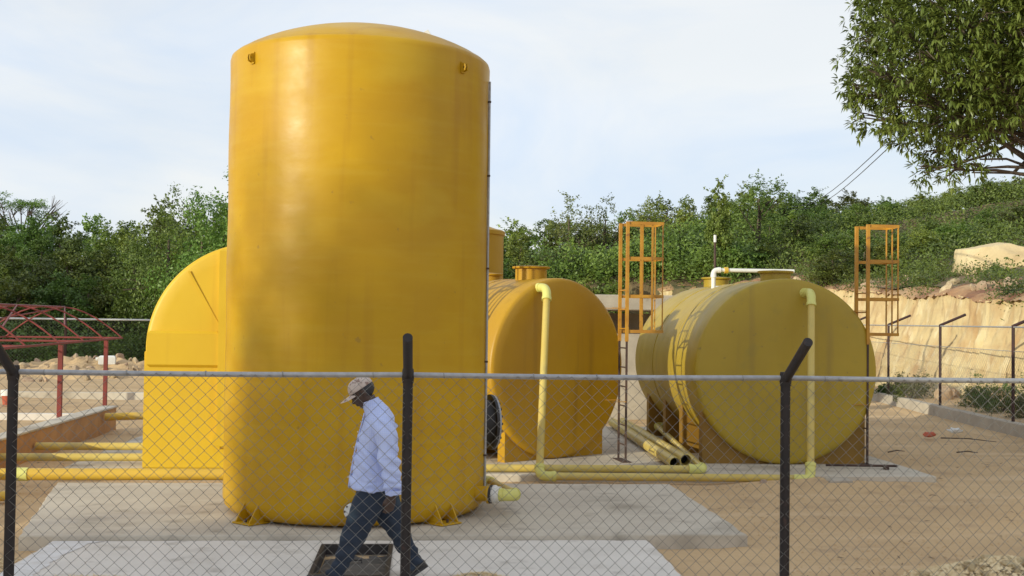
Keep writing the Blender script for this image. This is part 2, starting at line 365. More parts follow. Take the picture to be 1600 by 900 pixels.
for j in range(len(hys) - 1):
    for i in range(hn - 1):
        q = (j * hn + i, j * hn + i + 1, (j + 1) * hn + i + 1, (j + 1) * hn + i)
        if all(hv[k][2] > -1.5 and (hv[k][1] > 47 or hv[k][0] > cliff_x(hv[k][1]) + .5) for k in q): hf.append(q)
o = mesh_obj('hillside', hv, hf, 'hill'); tag(o, 'rising ground under the scrub behind the yard', kind='structure')
# the face of the cut, then its lip of red soil, one sheet each
cv = []; sv = []; NS = 620; NH = 46
for i in range(NS + 1):
    y = 9 + 41 * i / NS; x0 = cliff_x(y); tp = cliff_top(y) + 0.14 * fbm(y * .45, 3.1)
    for j in range(NH + 1):
        t = j / NH; z = -0.1 + (tp + .1) * t
        lean = 0.55 * t + 0.55 * (1 - t) ** 3 * -1
        gully = 0.30 * abs(fbm(y * 1.3, z * .25, 1.0)) + 0.11 * fbm(y * 4, z * 1.1, 5) + 0.30 * fbm(y * .35, z * .3, 9) + .05 * fbm(y * 9, z * 5, 2) - .55 * (1 - ss(.0, .22 + .12 * fbm(y * .8, 4), t)) * -1
        cv.append((x0 + lean - gully * (0.5 + .5 * math.sin(PI * min(1, t * 1.2))), y, z))
    for j in range(15):
        t = j / 14; s_ = -0.12 + 0.75 * 0 + 3.0 * t
        z = tp + 0.34 * t ** .8 * 1.9 * 0.75 + 0.05 * fbm(y * 1.6, s_ * 1.6, 4) - (0.02 + .10 * abs(fbm(y * 2.2, 6.6)) if j == 0 else 0) + 0.10 * math.sin(min(1, t * 3) * PI / 2)
        sv.append((x0 + .55 + s_, y, z + 0.05 * fbm(y * 5, s_ * 5)))
cf = [(i * (NH + 1) + j, (i + 1) * (NH + 1) + j, (i + 1) * (NH + 1) + j + 1, i * (NH + 1) + j + 1) for i in range(NS) for j in range(NH)]
sf = [(i * 15 + j, (i + 1) * 15 + j, (i + 1) * 15 + j + 1, i * 15 + j + 1) for i in range(NS) for j in range(14)]
o = mesh_obj('cut_bank', cv, cf, 'cliff', angle=70); tag(o, 'sandy vertical cut bank behind the right fence', kind='structure')
o = mesh_obj('bank_lip', sv, sf, 'soil', angle=70); tag(o, 'reddish soil along the top of the cut bank', kind='structure')

# ------------------------------------------------------------------ slabs
def slab(name, poly, z0, z1, m, label, hole=None, worn=0.022):
    """poly ccw; edges are broken up a little so they do not read as razor clean"""
    bm = bmesh.new(); pts = []
    n = len(poly)
    for k in range(n):
        a, b = Vector(poly[k]), Vector(poly[(k + 1) % n]); L_ = (b - a).length; st = max(2, int(L_ / .12))
        nrm = Vector((b - a).normalized()[::-1]) if False else Vector(((b - a).y, -(b - a).x)).normalized()
        for i in range(st):
            t = i / st; p = a + (b - a) * t
            if i: p = p + nrm * (fbm(p.x * 3, p.y * 3, k) * worn - (0.02 if nz(p.x * 2.3, p.y * 2.3, 8) > .42 else 0))
            pts.append(p)
    def ring(z, inset):
        c = Vector((sum(p.x for p in pts) / len(pts), sum(p.y for p in pts) / len(pts)))
        return [bm.verts.new((p.x + (c.x - p.x) * inset, p.y + (c.y - p.y) * inset, z)) for p in pts]
    r0 = ring(z0, 0); r1 = ring(z1 - .012, 0); r2 = ring(z1, 0.003)
    for ra, rb in ((r0, r1), (r1, r2)):
        for k in range(len(pts)): bm.faces.new((ra[k], ra[(k + 1) % len(pts)], rb[(k + 1) % len(pts)], rb[k]))
    if hole is None: bm.faces.new(r2)
    else:
        x0, x1, y0, y1 = hole
        h = [bm.verts.new((x, y, z1)) for x, y in ((x0, y0), (x1, y0), (x1, y1), (x0, y1))]
        es = [bm.edges.get((r2[k], r2[(k + 1) % len(r2)])) for k in range(len(r2))]
        es += [bm.edges.new((h[k], h[(k + 1) % 4])) for k in range(4)]
        bmesh.ops.triangle_fill(bm, edges=es, use_beauty=True)
        hb = [bm.verts.new((v.co.x, v.co.y, -.25)) for v in h]
        for k in range(4): bm.faces.new((h[k], hb[k], hb[(k + 1) % 4], h[(k + 1) % 4]))
        bm.faces.new(hb)
    bmesh.ops.recalc_face_normals(bm, faces=bm.faces)
    me = bpy.data.meshes.new(name); bm.to_mesh(me); bm.free(); me.materials.append(M[m])
    o = bpy.data.objects.new(name, me); COL.objects.link(o); tag(o, label, kind='structure'); return o
slab('tank_slab', [(-3.70, 11.33), (3.17, 11.33), (3.15, 14.84), (-4.42, 14.90)], -.1, .15, 'concrete', 'tan concrete slab under the tall tank')
PIT = (-0.87, -0.27, 9.72, 11.04)
slab('front_slab', [(-3.40, 6.5), (2.17, 6.5), (2.18, 11.328), (-3.40, 11.328)], -.1, .10, 'concrete_p', 'pale grey concrete slab in front with a square pit', hole=PIT)
slab('rear_slab', [(-4.9, 16.2), (7.16, 16.05), (7.2, 23.5), (-4.9, 23.5)], -.1, .10, 'concrete', 'concrete slab under the three lying tanks')
# whitewashed margin on the front slab's left side
mb = MB()
for x, y, sx, sy in ((-3.22, 9.95, .30, 2.45),):
    vs = []; nn = 26
    for i in range(nn + 1):
        yy = y - sy / 2 + sy * i / nn
        vs += [(x - sx / 2 + .01, yy, .104), (x + sx / 2 + .10 * fbm(yy * 2, 1) + .04 * nz(yy * 9, 2), yy, .104)]
    mb.add(vs, [(2 * i, 2 * i + 1, 2 * i + 3, 2 * i + 2) for i in range(nn)])
mb.add([(-3.05, 11.15, .1045), (-3.38, 11.15, .1045), (-3.38, 11.3, .1045), (-2.9, 11.3, .1045)], [(1, 0, 3, 2)])
o = mb.build('whitewash_strip', 'whitewash', smooth=False); tag(o, 'white painted margin along the left edge of the front slab', kind='structure')

# pit frame and sunken cover
t = thing('inspection_pit', 'dark steel framed pit sunk in the pale slab beneath the walking man', 'inspection pit', ((PIT[0] + PIT[1]) / 2, (PIT[2] + PIT[3]) / 2, .1))
hx, hy = (PIT[1] - PIT[0]) / 2, (PIT[3] - PIT[2]) / 2
for sx, sy, lx, ly in ((0, -1, hx * 2 + .06, .04), (0, 1, hx * 2 + .06, .04), (-1, 0, .04, hy * 2 - .02), (1, 0, .04, hy * 2 - .02)):
    m_ = MB(); m_.box((sx * (hx + .01), sy * (hy + .01), .004), (lx, ly, .028), bev=.003); m_.box((sx * (hx - .008), sy * (hy - .008), -.04), (lx - .05 if lx > .1 else .012, ly - .05 if ly > .1 else .012, .07)); m_.build('frame_edge', 'steel', t)
m_ = MB()
nn = 14; vs = []
for j in range(nn + 1):
    for i in range(nn + 1):
        x = -hx + .02 + (2 * hx - .04) * i / nn; y = -hy + .02 + (2 * hy - .04) * j / nn
        vs.append((x, y, -.085 + .008 * fbm(x * 9, y * 9, 4)))
m_.add(vs, [(j * (nn + 1) + i, j * (nn + 1) + i + 1, (j + 1) * (nn + 1) + i + 1, (j + 1) * (nn + 1) + i) for j in range(nn) for i in range(nn)])
m_.build('cover_plate', 'plate', t)
m_ = MB(); m_.tube([(-.06, .3, -.08), (-.06, .3, -.055), (.06, .3, -.055), (.06, .3, -.08)], .007, 8); m_.build('lift_handle', 'steel', t)

# ------------------------------------------------------------------ tall tank
VX, VY, VR = -0.70, 12.98, 1.40
t = thing('vertical_tank', 'tall glossy yellow upright storage tank with low domed top', 'storage tank', (VX, VY, .15))
pr = [(0.01, .015), (VR - .16, .012), (VR - .08, .03), (VR - .02, .09), (VR, .17)]
for k in range(1, 24):
    pr.append((VR - .004 * math.sin(k * .9), .17 + (4.76 - .17) * k / 24))
pr += [(VR, 4.77), (VR - .01, 4.81), (VR - .05, 4.845)]
mb = MB(); mb.lathe(pr, n=128); body = mb.build('tank_shell', 'yellow', t, angle=60)
pr = []
for k in range(15):
    q = k / 14; r = (VR - .05) * (1 - q); pr.append((max(.01, r), 4.843 + .36 * (1 - (r / (VR - .05)) ** 2) ** .9 + .0))
mb = MB(); mb.lathe(pr, n=96); mb.build('dome', 'yellow', t, angle=60)
mb = MB(); mb.lathe([(VR - .004, 3.60), (VR + .0015, 3.63), (VR + .0015, 3.70), (VR - .004, 3.73)], n=128, close=False); mb.build('seam_band', 'yellow', t)
def polar(deg, r, z):   # 0 deg faces the camera (-Y), positive to the right
    a = R(deg); return Vector((math.sin(a) * r, -math.cos(a) * r, z))
def lug(deg, z):
    a = R(deg); mrot = Matrix.Rotation(a, 3, 'Z'); m_ = MB()
    n_ = 14
    poly = [(-.045, -.07), (.045, -.07)] + [(.045 * math.cos(R(q)), .045 + .045 * math.sin(R(q))) for q in range(0, 181, 30)]
    c = polar(deg, VR, z)
    for off in (-.018, .018):
        m_.prism([(-.01, -.055), (.05, -.032), (.058, 0.0), (.05, .032), (-.01, .055)],
                 lambda p, off=off: c + mrot @ Vector((off - .006, -p[0], p[1])), lambda p, off=off: c + mrot @ Vector((off + .006, -p[0], p[1])))
    m_.box(c + mrot @ Vector((0, -.006, 0)), (.06, .012, .12), ax=mrot, bev=.003)
    o = m_.build('lifting_lug', 'yellow', t)
    m2 = MB(); m2.tube([c + mrot @ Vector((-.024, -.036, 0.0)), c + mrot @ Vector((.024, -.036, 0.0))], .010, 12); m2.build('lug_pin', 'rust', o)
lug(-48, 4.66); lug(50, 4.63)
def gusset(deg):
    a = R(deg); mrot = Matrix.Rotation(a, 3, 'Z'); c = polar(deg, VR - .03, 0); m_ = MB()
    for off in (-.105, .105):
        m_.prism([(-.02, .22), (.0, .24), (.13, .03), (.13, .012), (-.12, .012), (-.12, .06)],
                 lambda p, off=off: c + mrot @ Vector((off - .007, -p[0], p[1])), lambda p, off=off: c + mrot @ Vector((off + .007, -p[0], p[1])))
    o1 = m_.build('gusset', 'yellow', t, smooth=False)
    m_ = MB(); m_.box(c + mrot @ Vector((0, -.02, .012)), (.27, .27, .016), ax=mrot, bev=.003); m_.build('foot_plate', 'yellow', t)
    m_ = MB(); m_.tube([c + mrot @ Vector((0, -.09, .01)), c + mrot @ Vector((0, -.09, .055))], .014, 8); m_.build('anchor_bolt', 'rust', t)
gusset(-44); gusset(42); gusset(-132); gusset(132)
# small bracket at the edge of the dome
m_ = MB(); c = Vector((.66, -.45, 5.06))
m_.add([c + Vector(p) for p in ((-.10, 0, -.06), (.16, 0, -.12), (.05, 0, .05), (-.10, .03, -.06), (.16, .03, -.12), (.05, .03, .05))], [(0, 1, 2), (5, 4, 3), (0, 3, 4, 1), (1, 4, 5, 2), (2, 5, 3, 0)])
m_.tube([c + Vector((-.1, .01, -.05)), c + Vector((.05, .01, .055)), c + Vector((.16, .01, -.11))], .012, 8)
m_.build('dome_bracket', 'white', t)
# thin conduit that runs down the right flank
m_ = MB(); pts = [polar(79, VR + .014, 4.62), polar(79, VR + .016, 3.2), polar(79, VR + .016, 1.6), polar(79, VR + .014, .15)]
m_.tube(pts, .013, 8)
o = m_.build('level_tube', 'galv', t)
for z in (.6, 1.6, 2.6, 3.6, 4.4):
    m_ = MB(); m_.box(polar(79, VR + .014, z), (.036, .036, .02), bev=.003); m_.build('tube_clip', 'rust', t)
# blind manway on the right flank
def flange(name, parent, c, ax, r, th, neck, m1, m2, nb=16, br=.012, mf=None):
    ax = Vector(ax).normalized(); m_ = MB()
    m_.lathe([(r * .80, -neck), (r * .80, 0), (r, 0), (r, th), (r * .98, th + .004)], c, ax, 40)
    o = m_.build(name, m1, parent)
    m3 = MB(); m3.lathe([(r * .97, th + .004), (r * .97, th + .024), (r * .9, th + .03), (.01, th + .036)], c, ax, 40); m3.build('cover', m2, o)
    _, u, w = frame_of(ax); m4 = MB()
    for k in range(nb):
        a = 2 * PI * k / nb; p = Vector(c) + (u * math.cos(a) + w * math.sin(a)) * r * .86
        m4.tube([p + ax * (th + .02), p + ax * (th + .045)], br, 6)
    tag(m4.build('bolt_ring', mf or 'galv', o), kind='stuff')
    return o
flange('manway', t, polar(104, VR + .11, .90), polar(104, 1, 0), .31, .03, .14, 'black', 'galv', 20, .014, 'black')
# nozzle on the front near the base
c = polar(9.5, VR + .10, .215)
flange('outlet_flange', t, polar(2.0, VR + .08, .20), polar(2.0, 1, 0), .08, .016, .09, 'black', 'white', 8, .009, 'rust')
# outlet at the right with white union
o = flange('outlet_nozzle', t, polar(68, VR + .12, .23), polar(68, 1, 0), .10, .02, .14, 'yellow', 'black', 8, .009)

def pipe_run(name, label, segs, group=None, m='pipe', cat='pipe'):
    """segs: list of ('pipe'|'elbow'|'collar'|'hole', pts, r)"""
    a = Vector(segs[0][1][0]); th_ = thing(name, label, cat, (a.x, a.y, a.z), 0, group)
    for s_ in segs:
        kind, pts, r = s_[:3]; mm = s_[3] if len(s_) > 3 else {'pipe': m, 'open': m, 'elbow': 'elbow', 'collar': 'elbow', 'hole': 'hole'}[kind]
        m_ = MB()
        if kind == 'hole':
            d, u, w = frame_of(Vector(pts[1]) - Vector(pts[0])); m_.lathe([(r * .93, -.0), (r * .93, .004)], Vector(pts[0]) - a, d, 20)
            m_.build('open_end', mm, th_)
        elif kind == 'open':
            d = (Vector(pts[1]) - Vector(pts[0])); L_ = d.length
            m_.lathe([(r * .9, .35), (r * .9, 0), (r, 0), (r, L_)], Vector(pts[0]) - a, d, 24, close=False)
            m_.build('pipe_length', m, th_)
        else:
            m_.tube([Vector(p) - a for p in pts], r, 20)
            nm = {'pipe': 'pipe_length', 'elbow': 'elbow', 'collar': 'coupling'}[kind]; o = m_.build(nm, mm, th_)
            if kind == 'elbow':
                for p, q in ((pts[0], pts[1]), (pts[-1], pts[-2])):
                    p, q = Vector(p), Vector(q); d = (q - p).normalized(); m_ = MB()
                    m_.tube([p - a - d * .004, p - a + d * .045], r * 1.10, 20); m_.build('socket', mm, o)
    return th_
# small outlet line beside the tall tank
p0 = Vector((VX, VY, .15)) + polar(68, VR + .14, .23)
dx = polar(68, 1, 0)
th_ = pipe_run('outlet_pipe', 'short pale outlet pipe with white union beside the foot of the tall tank',
    [('collar', [p0, p0 + dx * .11], .085, 'white'), ('collar', [p0 + dx * .045, p0 + dx * .065], .098, 'white'),
     ('elbow', [p0 + dx * .11, p0 + dx * .20] + [p0 + dx * .20 + v for v in ((dx * .06 + Vector((.01, .03, 0))), (dx * .075 + Vector((.0, .11, 0))))], .062),
     ('pipe', [p0 + dx * .27 + Vector((0, .1, 0)), p0 + dx * .12 + Vector((-.05, .95, 0))], .05),
     ('elbow', [p0 + dx * .12 + Vector((-.05, .93, 0)), p0 + dx * .10 + Vector((-.06, 1.06, 0)), p0 + dx * .0 + Vector((-.1, 1.12, 0)), p0 + dx * -.2 + Vector((-.2, 1.13, 0))], .056)])

# ------------------------------------------------------------------ lying tanks
def lid(parent, y, z, r=.27, h=.18, m='yellow_b', x=0.0, edge='cage'):
    m_ = MB(); m_.lathe([(r * .92, -.25), (r * .92, h - .03), (r * .92, h - .02)], (x, y, z), (0, 0, 1), 40, close=False); o = m_.build('manhole_neck', m, parent)
    m_ = MB(); m_.lathe([(r * .5, h - .03), (r * 1.08, h - .03), (r * 1.10, h - .02), (r * 1.10, h), (r * 1.0, h + .006), (.01, h + .02)], (x, y, z), (0, 0, 1), 40); m_.build('lid_flange', m, o)
def lying_tank(name, label, loc, rz, r, length, m, zc, lids, saddles, sad_m, sw=1.22, lip=.03):
    t = thing(name, label, 'storage tank', loc, rz)
    pr = [(.01, -.015), (r * .5, -.012), (r * .86, -.004), (r - .06, .004), (r - .015, .02), (r, .055)]
    for k in range(1, 12): pr.append((r + .003 * math.sin(k * 2.1), .055 + (length - .11) * k / 12))
    pr += [(r, length - .055), (r - .02, length - .015), (r * .8, length + .02), (.01, length + .04)]
    mb = MB(); mb.lathe(pr, (0, 0, zc), (0, 1, 0), 112); mb.build('tank_shell', m, t, angle=50)
    for y in (length * .33, length * .66):
        mb = MB(); mb.lathe([(r - .01, y - .05), (r + .008, y - .045), (r + .008, y + .045), (r - .01, y + .05)], (0, 0, zc), (0, 1, 0), 112, close=False); mb.build('seam_band', m, t)
    for y, rr, hh in lids: lid(t, y, zc + r, rr, hh, m)
    for y, w, th_ in saddles:
        zt = zc - math.sqrt(max(0, (r - .004) ** 2 - w * w)) if w < r else zc
        poly = [(-w, 0), (-w, zt)]
        a0 = math.asin(min(1, w / (r - .004)))
        for k in range(25):
            a = -a0 + 2 * a0 * k / 24; poly.append(((r - .012) * math.sin(a), zc - (r - .012) * math.cos(a)))
        poly += [(w, zt), (w, 0)]
        mb = MB()
        n = len(poly)
        vs = [(p[0], y, p[1]) for p in poly] + [(p[0], y + th_, p[1]) for p in poly]
        # strip down to the base so the cut-out stays clean
        fs = []
        up = list(range(1, n - 1)); base = len(vs)
        for k in up: vs.append((poly[k][0], y, 0)); 
        for k in up: vs.append((poly[k][0], y + th_, 0))
        for i in range(len(up) - 1):
            a, b = up[i], up[i + 1]; fa, fb = base + i, base + i + 1; ba, bb = base + len(up) + i, base + len(up) + i + 1
            fs += [(a, b, fb, fa), (n + b, n + a, ba, bb), (a, n + a, n + b, b), (fa, fb, bb, ba)]
        i = len(up) - 1
        fs += [(up[0], base, base + len(up), n + up[0]), (up[-1], n + up[-1], base + 2 * len(up) - 1, base + i)]
        mb.add(vs, fs); mb.build('saddle', sad_m, t, angle=30)
    return t
tB = lying_tank('lying_tank', 'orange yellow lying cylinder tank turned aslant just right of the tall tank', (2.11, 17.97, .10), R(36.8), 1.375, 3.6, 'yellow_b', 1.375,
                [(.70, .27, .19), (1.72, .20, .10)], [(.10, 1.02, .16), (1.2, 1.02, .16), (2.4, 1.02, .16)], 'yellow_b')
tC = lying_tank('lying_tank', 'mustard yellow lying cylinder tank furthest right with pipe down its end', (5.42, 17.30, .10), 0.0, 1.385, 5.0, 'yellow_c', 1.385,
                [(.60, .25, .13), (4.3, .25, .16)], [(.12, 1.24, .22), (1.5, 1.24, .22), (2.8, 1.24, .22), (4.3, 1.24, .22)], 'saddle')
# left tank: end with stiffening ribs over a full-width box base
AX, AY, AR, AZ = -2.33, 16.65, 1.475, 1.65
tA = lying_tank('lying_tank', 'yellow lying tank with ribbed end on a box base left of the tall tank', (AX, AY, .10), 0.0, AR, 1.75, 'yellow_a', AZ,
                [(.9, .26, .16)], [], 'yellow_a')
mb = MB(); mb.box((0, .92, .81), (2 * AR - .004, 1.9, 1.61), bev=.015); mb.build('box_base', 'yellow_a', tA)
mb = MB(); mb.box((-.95, -.025, 1.645), (.97, .09, .50), bev=.035); mb.build('rib', 'yellow_a', tA)
mb = MB(); mb.box((-.41, -.055, 1.66), (.12, .10, 2.74), bev=.03); mb.build('rib', 'yellow_a', tA)
for a, b in (((-.48, 1.98), (-.90, 2.72)), ((-.50, 1.40), (-.92, .55)), ((-.34, 2.2), (.5, 2.8)), ((-.34, 1.4), (.8, .6))):
    mb = MB(); mb.bar((a[0], -.016, a[1]), (b[0], -.016, b[1]), .030, .011, ref=(0, 1, 0)); mb.build('rib', 'yellow_a', tA)
mb = MB(); mb.prism([(-.42, .28), (-.42, .62), (-.55, .36)], lambda p: Vector((p[0], -.0, p[1])), lambda p: Vector((p[0], -.10, p[1]))); mb.build('rib_foot', 'yellow_a', tA, smooth=False)

t = thing('vertical_tank', 'distant upright orange yellow tank peeping past the right edge of the tall tank', 'storage tank', (.72, 25.5, .0))
mb = MB(); mb.lathe([(.01, .0), (1.0, .01), (1.0, .05), (1.0, 2.0), (1.0, 4.0), (1.03, 4.01), (1.03, 4.09), (.98, 4.12)], n=64); mb.build('tank_shell', 'yellow_b', t)
mb = MB(); mb.lathe([(.99, 4.10), (.7, 4.2), (.3, 4.26), (.01, 4.27)], n=64); mb.build('dome', 'yellow_b', t)
# ladders with cages
def ladder(label, loc, rz, u=.38, out=.52, ztop=3.60, hoops=(1.95, 2.48, 3.05, 3.58), mids=True, zcol=0.0):
    """local X points away from the tank, local Y along the tank"""
    t = thing('caged_ladder', label, 'ladder', loc, rz, 'orange ladders with square safety cages on the lying tanks')
    for s_ in (-1, 1):
        m_ = MB(); m_.bar((0, s_ * u / 2, 1.80), (0, s_ * u / 2, ztop), .045, .045, ref=(0, 1, 0)); o_ = m_.build('stringer', 'cage', t); m_ = MB(); m_.bar((0, s_ * u / 2, 0), (0, s_ * u / 2, 1.80), .028, .028, ref=(0, 1, 0)); m_.build('lower_stringer', 'rust', o_)
    z = .25
    while z < ztop - .8:
        m_ = MB(); m_.tube([(0, -u / 2, z), (0, u / 2, z)], .011, 8); m_.build('rung', 'rust' if z < 1.8 else 'cage', t); z += .29
    for z in hoops:
        m_ = MB(); w = .045
        for a, b in (((0.02, -u / 2), (out, -u / 2)), ((out, u / 2), (0.02, u / 2))):
            m_.bar((a[0], a[1], z), (b[0], b[1], z), .012, w, ref=(0, 0, 1))
        m_.bar((out, -u / 2 - .006, z), (out, u / 2 + .006, z), .012, w, ref=(0, 0, 1)); m_.build('cage_hoop', 'cage', t)
    cols = [(out - .008, -u / 2 + .008), (out - .008, u / 2 - .008)]
    if mids: cols += [(out * .38, -u / 2 + .01), (out * .70, -u / 2 + .01), (out * .62, u / 2 - .01)]
    else: cols += [(out - .008, 0)]
    for x, y in cols:
        m_ = MB(); m_.bar((x, y, hoops[0] - .02), (x, y, hoops[-1] + .02), .032, .010, ref=(1, 0, 0) if abs(x - out + .008) < .01 else (0, 1, 0)); m_.build('cage_bar', 'cage', t)
    for z in (.9, 2.3):
        for s_ in (-1, 1):
            m_ = MB(); m_.bar((0, s_ * u / 2, z), (-.22, s_ * u / 2, z), .03, .01); m_.build('standoff', 'cage', t)
    m_ = MB(); m_.box((0, 0, .006), (.14, u + .16, .012), bev=.002); m_.build('foot_plate', 'rust', t)
    return t
ladder('orange caged ladder between the two right lying tanks, with four thin cage bars', (3.03, 17.75, .10), R(6), .40, .56)
ladder('orange caged ladder at the far right flank of the mustard tank before the sandy bank', (6.64, 17.50, .10), R(4), .40, .49, mids=False)
ladder('orange caged ladder on the flank of the ribbed left tank behind the tall tank', (-.74, 16.9, .10), 0, .40, .52)
o = pipe_run('steel_bracket', 'rusty flat steel bar lying on the slab below the mustard tank', [('pipe', [(5.9, 16.95, .14), (6.9, 16.78, .15)], .018, 'rust'), ('pipe', [(6.72, 16.70, .125), (6.76, 16.90, .13)], .03, 'rust')], cat='scrap')

# ------------------------------------------------------------------ pipework
# down pipe of the aslant tank, running right along the slab to the mustard tank
n36 = Vector((math.sin(R(36.8)), -math.cos(R(36.8)), 0))
fB = Vector((2.11, 17.97, 0)) - Vector((math.cos(R(36.8)), math.sin(R(36.8)), 0)) * .46 + Vector((0, 0, 2.69))
e1 = fB + n36 * .17
bot = Vector((1.60, 15.95, .10)); dz = (bot - e1).normalized()
segs = [('elbow', [fB - n36 * .02] + arc(e1, -n36 * .11, dz * .14) + [e1 + dz * .22], .066),
        ('pipe', [e1 + dz * .2, bot - dz * .12], .052),
        ('elbow', [bot - dz * .16] + arc(bot, -dz * .10, Vector((.12, 0, 0))) + [bot + Vector((.22, 0, 0))], .066),
        ('pipe', [bot + Vector((.2, 0, 0)), Vector((5.14, 15.85, .09))], .052)]
pipe_run('drain_pipe', 'pale yellow pipe down the aslant tank then right along the slab edge', segs)
fC = Vector((5.67, 17.30, 2.66)); e2 = fC + Vector((.05, -.20, 0)); bot2 = Vector((5.31, 15.87, .11)); dz = (bot2 - e2).normalized()
pipe_run('drain_pipe', 'pale yellow down pipe on the round end of the mustard tank', [
    ('elbow', [fC + Vector((0, .03, 0))] + arc(e2, Vector((0, .12, 0)), dz * .14) + [e2 + dz * .22], .066),
    ('pipe', [e2 + dz * .2, bot2 - dz * .15], .052),
    ('elbow', [bot2 - dz * .19] + arc(bot2, -dz * .09, Vector((-.05, -.05, -.06))), .068),
    ('collar', [bot2 + Vector((-.05, -.10, -.02)), bot2 + Vector((-.24, -.04, -.02))], .062)])
# second run that bends back between the tanks
c = Vector((3.92, 16.28, .160)); back = (Vector((4.35, 21.9, .30)) - c).normalized()
pipe_run('return_pipe', 'pale yellow pipe along the slab that doubles back between the tanks', [
    ('pipe', [Vector((.55, 16.36, .158)), c + Vector((-.17, 0, 0))], .052),
    ('elbow', [c + Vector((-.2, .0, 0))] + arc(c, Vector((-.10, 0, 0)), back * .10) + [c + back * .16], .066),
    ('pipe', [c + back * .14, c + back * 5.2], .05),
    ('elbow', [c + back * 5.15] + arc(c + back * 5.3, -back * .1, Vector((.12, 0, 0))) + [c + back * 5.3 + Vector((.25, 0, 0))], .062)])
for k, (xa, ya, xb, yb, z, lb) in enumerate(((3.60, 16.62, 3.78, 23.3, .20, 'loose pale pipe with open dark end lying nearest the ladder'),
                                        (3.84, 17.0, 4.00, 23.4, .20, 'loose pale pipe with open dark end lying nearer the mustard tank'))):
    pipe_run('loose_pipe', lb, [('open', [(xa, ya, z), (xb, yb, z)], .085), ('hole', [(xa, ya + .28, z), (xb, yb, z)], .085)], group='loose pipes between the tanks')
# pipes on the left
pipe_run('supply_pipe', 'thick yellow pipe nearest the camera entering behind the tall tank', [
    ('pipe', [(-9.5, 14.98, .235), (-4.95, 15.0, .235)], .072), ('collar', [(-4.98, 15.0, .235), (-4.80, 15.0, .235)], .083), ('pipe', [(-4.82, 15.0, .235), (-1.5, 15.04, .235)], .075)], group='yellow supply pipes at left', m='pipe_o')
pipe_run('supply_pipe', 'middle yellow pipe running from the orange wall to the ribbed tank', [('pipe', [(-5.80, 16.95, .215), (-3.3, 17.0, .215)], .055)], group='yellow supply pipes at left', m='pipe')
pipe_run('supply_pipe', 'far yellow pipe running from the orange wall to the ribbed tank', [('pipe', [(-5.80, 18.45, .205), (-3.0, 18.5, .205)], .058)], group='yellow supply pipes at left', m='pipe')
pipe_run('supply_pipe', 'low yellow pipe at the left edge below the thick one', [('pipe', [(-9.5, 14.2, .08), (-4.75, 14.25, .08)], .06)], group='yellow supply pipes at left', m='pipe_o')
pipe_run('supply_pipe', 'short yellow pipe with pale sleeve beyond the end of the orange wall', [('pipe', [(-5.78, 22.3, .33), (-5.05, 22.3, .36)], .07), ('collar', [(-5.07, 22.3, .36), (-4.4, 22.3, .38)], .08)], group='yellow supply pipes at left', m='pipe_o')
# white pipe on the mustard tank
mb_pts = [(4.95, 20.0, 2.80), (4.95, 20.0, 3.07)]
pipe_run('vent_pipe', 'white plastic pipe with brass valves rising over the mustard tank', [
    ('pipe', [(4.97, 20.0, 2.62), (4.97, 20.0, 3.03)], .037, 'white'),
    ('elbow', [(4.97, 20.0, 2.98)] + arc((4.97, 20.0, 3.10), (0, 0, -.08), (.08, 0, 0)) + [(5.09, 20.0, 3.10)], .046, 'white'),
    ('pipe', [(5.07, 20.0, 3.10), (6.38, 20.0, 3.10)], .034, 'white'),
    ('pipe', [(5.0, 20.0, 2.80), (5.45, 20.0, 2.78)], .03, 'white'),
    ('collar', [(5.16, 20.0, 3.10), (5.22, 20.0, 3.10)], .055, 'pipe_o'), ('collar', [(5.12, 20.0, 2.8), (5.18, 20.0, 2.8)], .05, 'pipe_o')])
pipe_run('vent_pole', 'thin dark standpipe with a white tip behind the mustard tank', [('pipe', [(7.24, 29, 0), (7.24, 29, 4.2)], .030, 'rust'), ('collar', [(7.24, 29, 4.2), (7.24, 29, 4.38)], .036, 'white')], cat='pole')

# ------------------------------------------------------------------ walls and small buildings
t = thing('low_wall', 'low orange rendered wall sloping away at the left of the yard', 'wall', (-5.95, 17.5, 0))
m_ = MB(); m_.box((0, 0, .17), (.22, 11.6, .52)); o = m_.build('wall_body', 'stucco_o', t)
m_ = MB(); m_.box((-.02, 0, .445), (.30, 11.66, .034), bev=.006); m_.build('coping', 'concrete', t)
t = thing('low_wall', 'low grey concrete kerb wall below the right boundary fence', 'wall', (12.1, 27, 0))
wa = math.atan2((12.72 - 11.5), 10.5)
m_ = MB(); n_ = 90
vs = []
for i in range(n_ + 1):
    y = -16 + 28 * i / n_; x = wall_x(27 + y) - 12.1
    q = .012 * fbm(y * 2.1, 1.3)
    vs += [(x + q, y, -.2), (x + q, y, .285 + q), (x + .015 + q, y, .30 + q), (x + .2, y, .30 + q), (x + .22, y, -.2)]
m_.add(vs, [(i * 5 + k, (i + 1) * 5 + k, (i + 1) * 5 + k + 1, i * 5 + k + 1) for i in range(n_) for k in range(4)] + [(4, 3, 2, 1, 0), tuple(n_ * 5 + k for k in range(5))])
m_.build('wall_body', 'concrete_g', t)
m_ = MB(); vs = []
for i in range(n_ + 1):
    y = -16 + 28 * i / n_; x = wall_x(27 + y) - 12.1; q = .03 * fbm(y * 1.7, 5)
    vs += [(x - .42 + q, y, -.03), (x - .30 + q, y, .02), (x + .01, y, .05 + q * .4)]
m_.add(vs, [(i * 3 + k, (i + 1) * 3 + k, (i + 1) * 3 + k + 1, i * 3 + k + 1) for i in range(n_) for k in range(2)])
m_.build('footing', 'dirt', t)

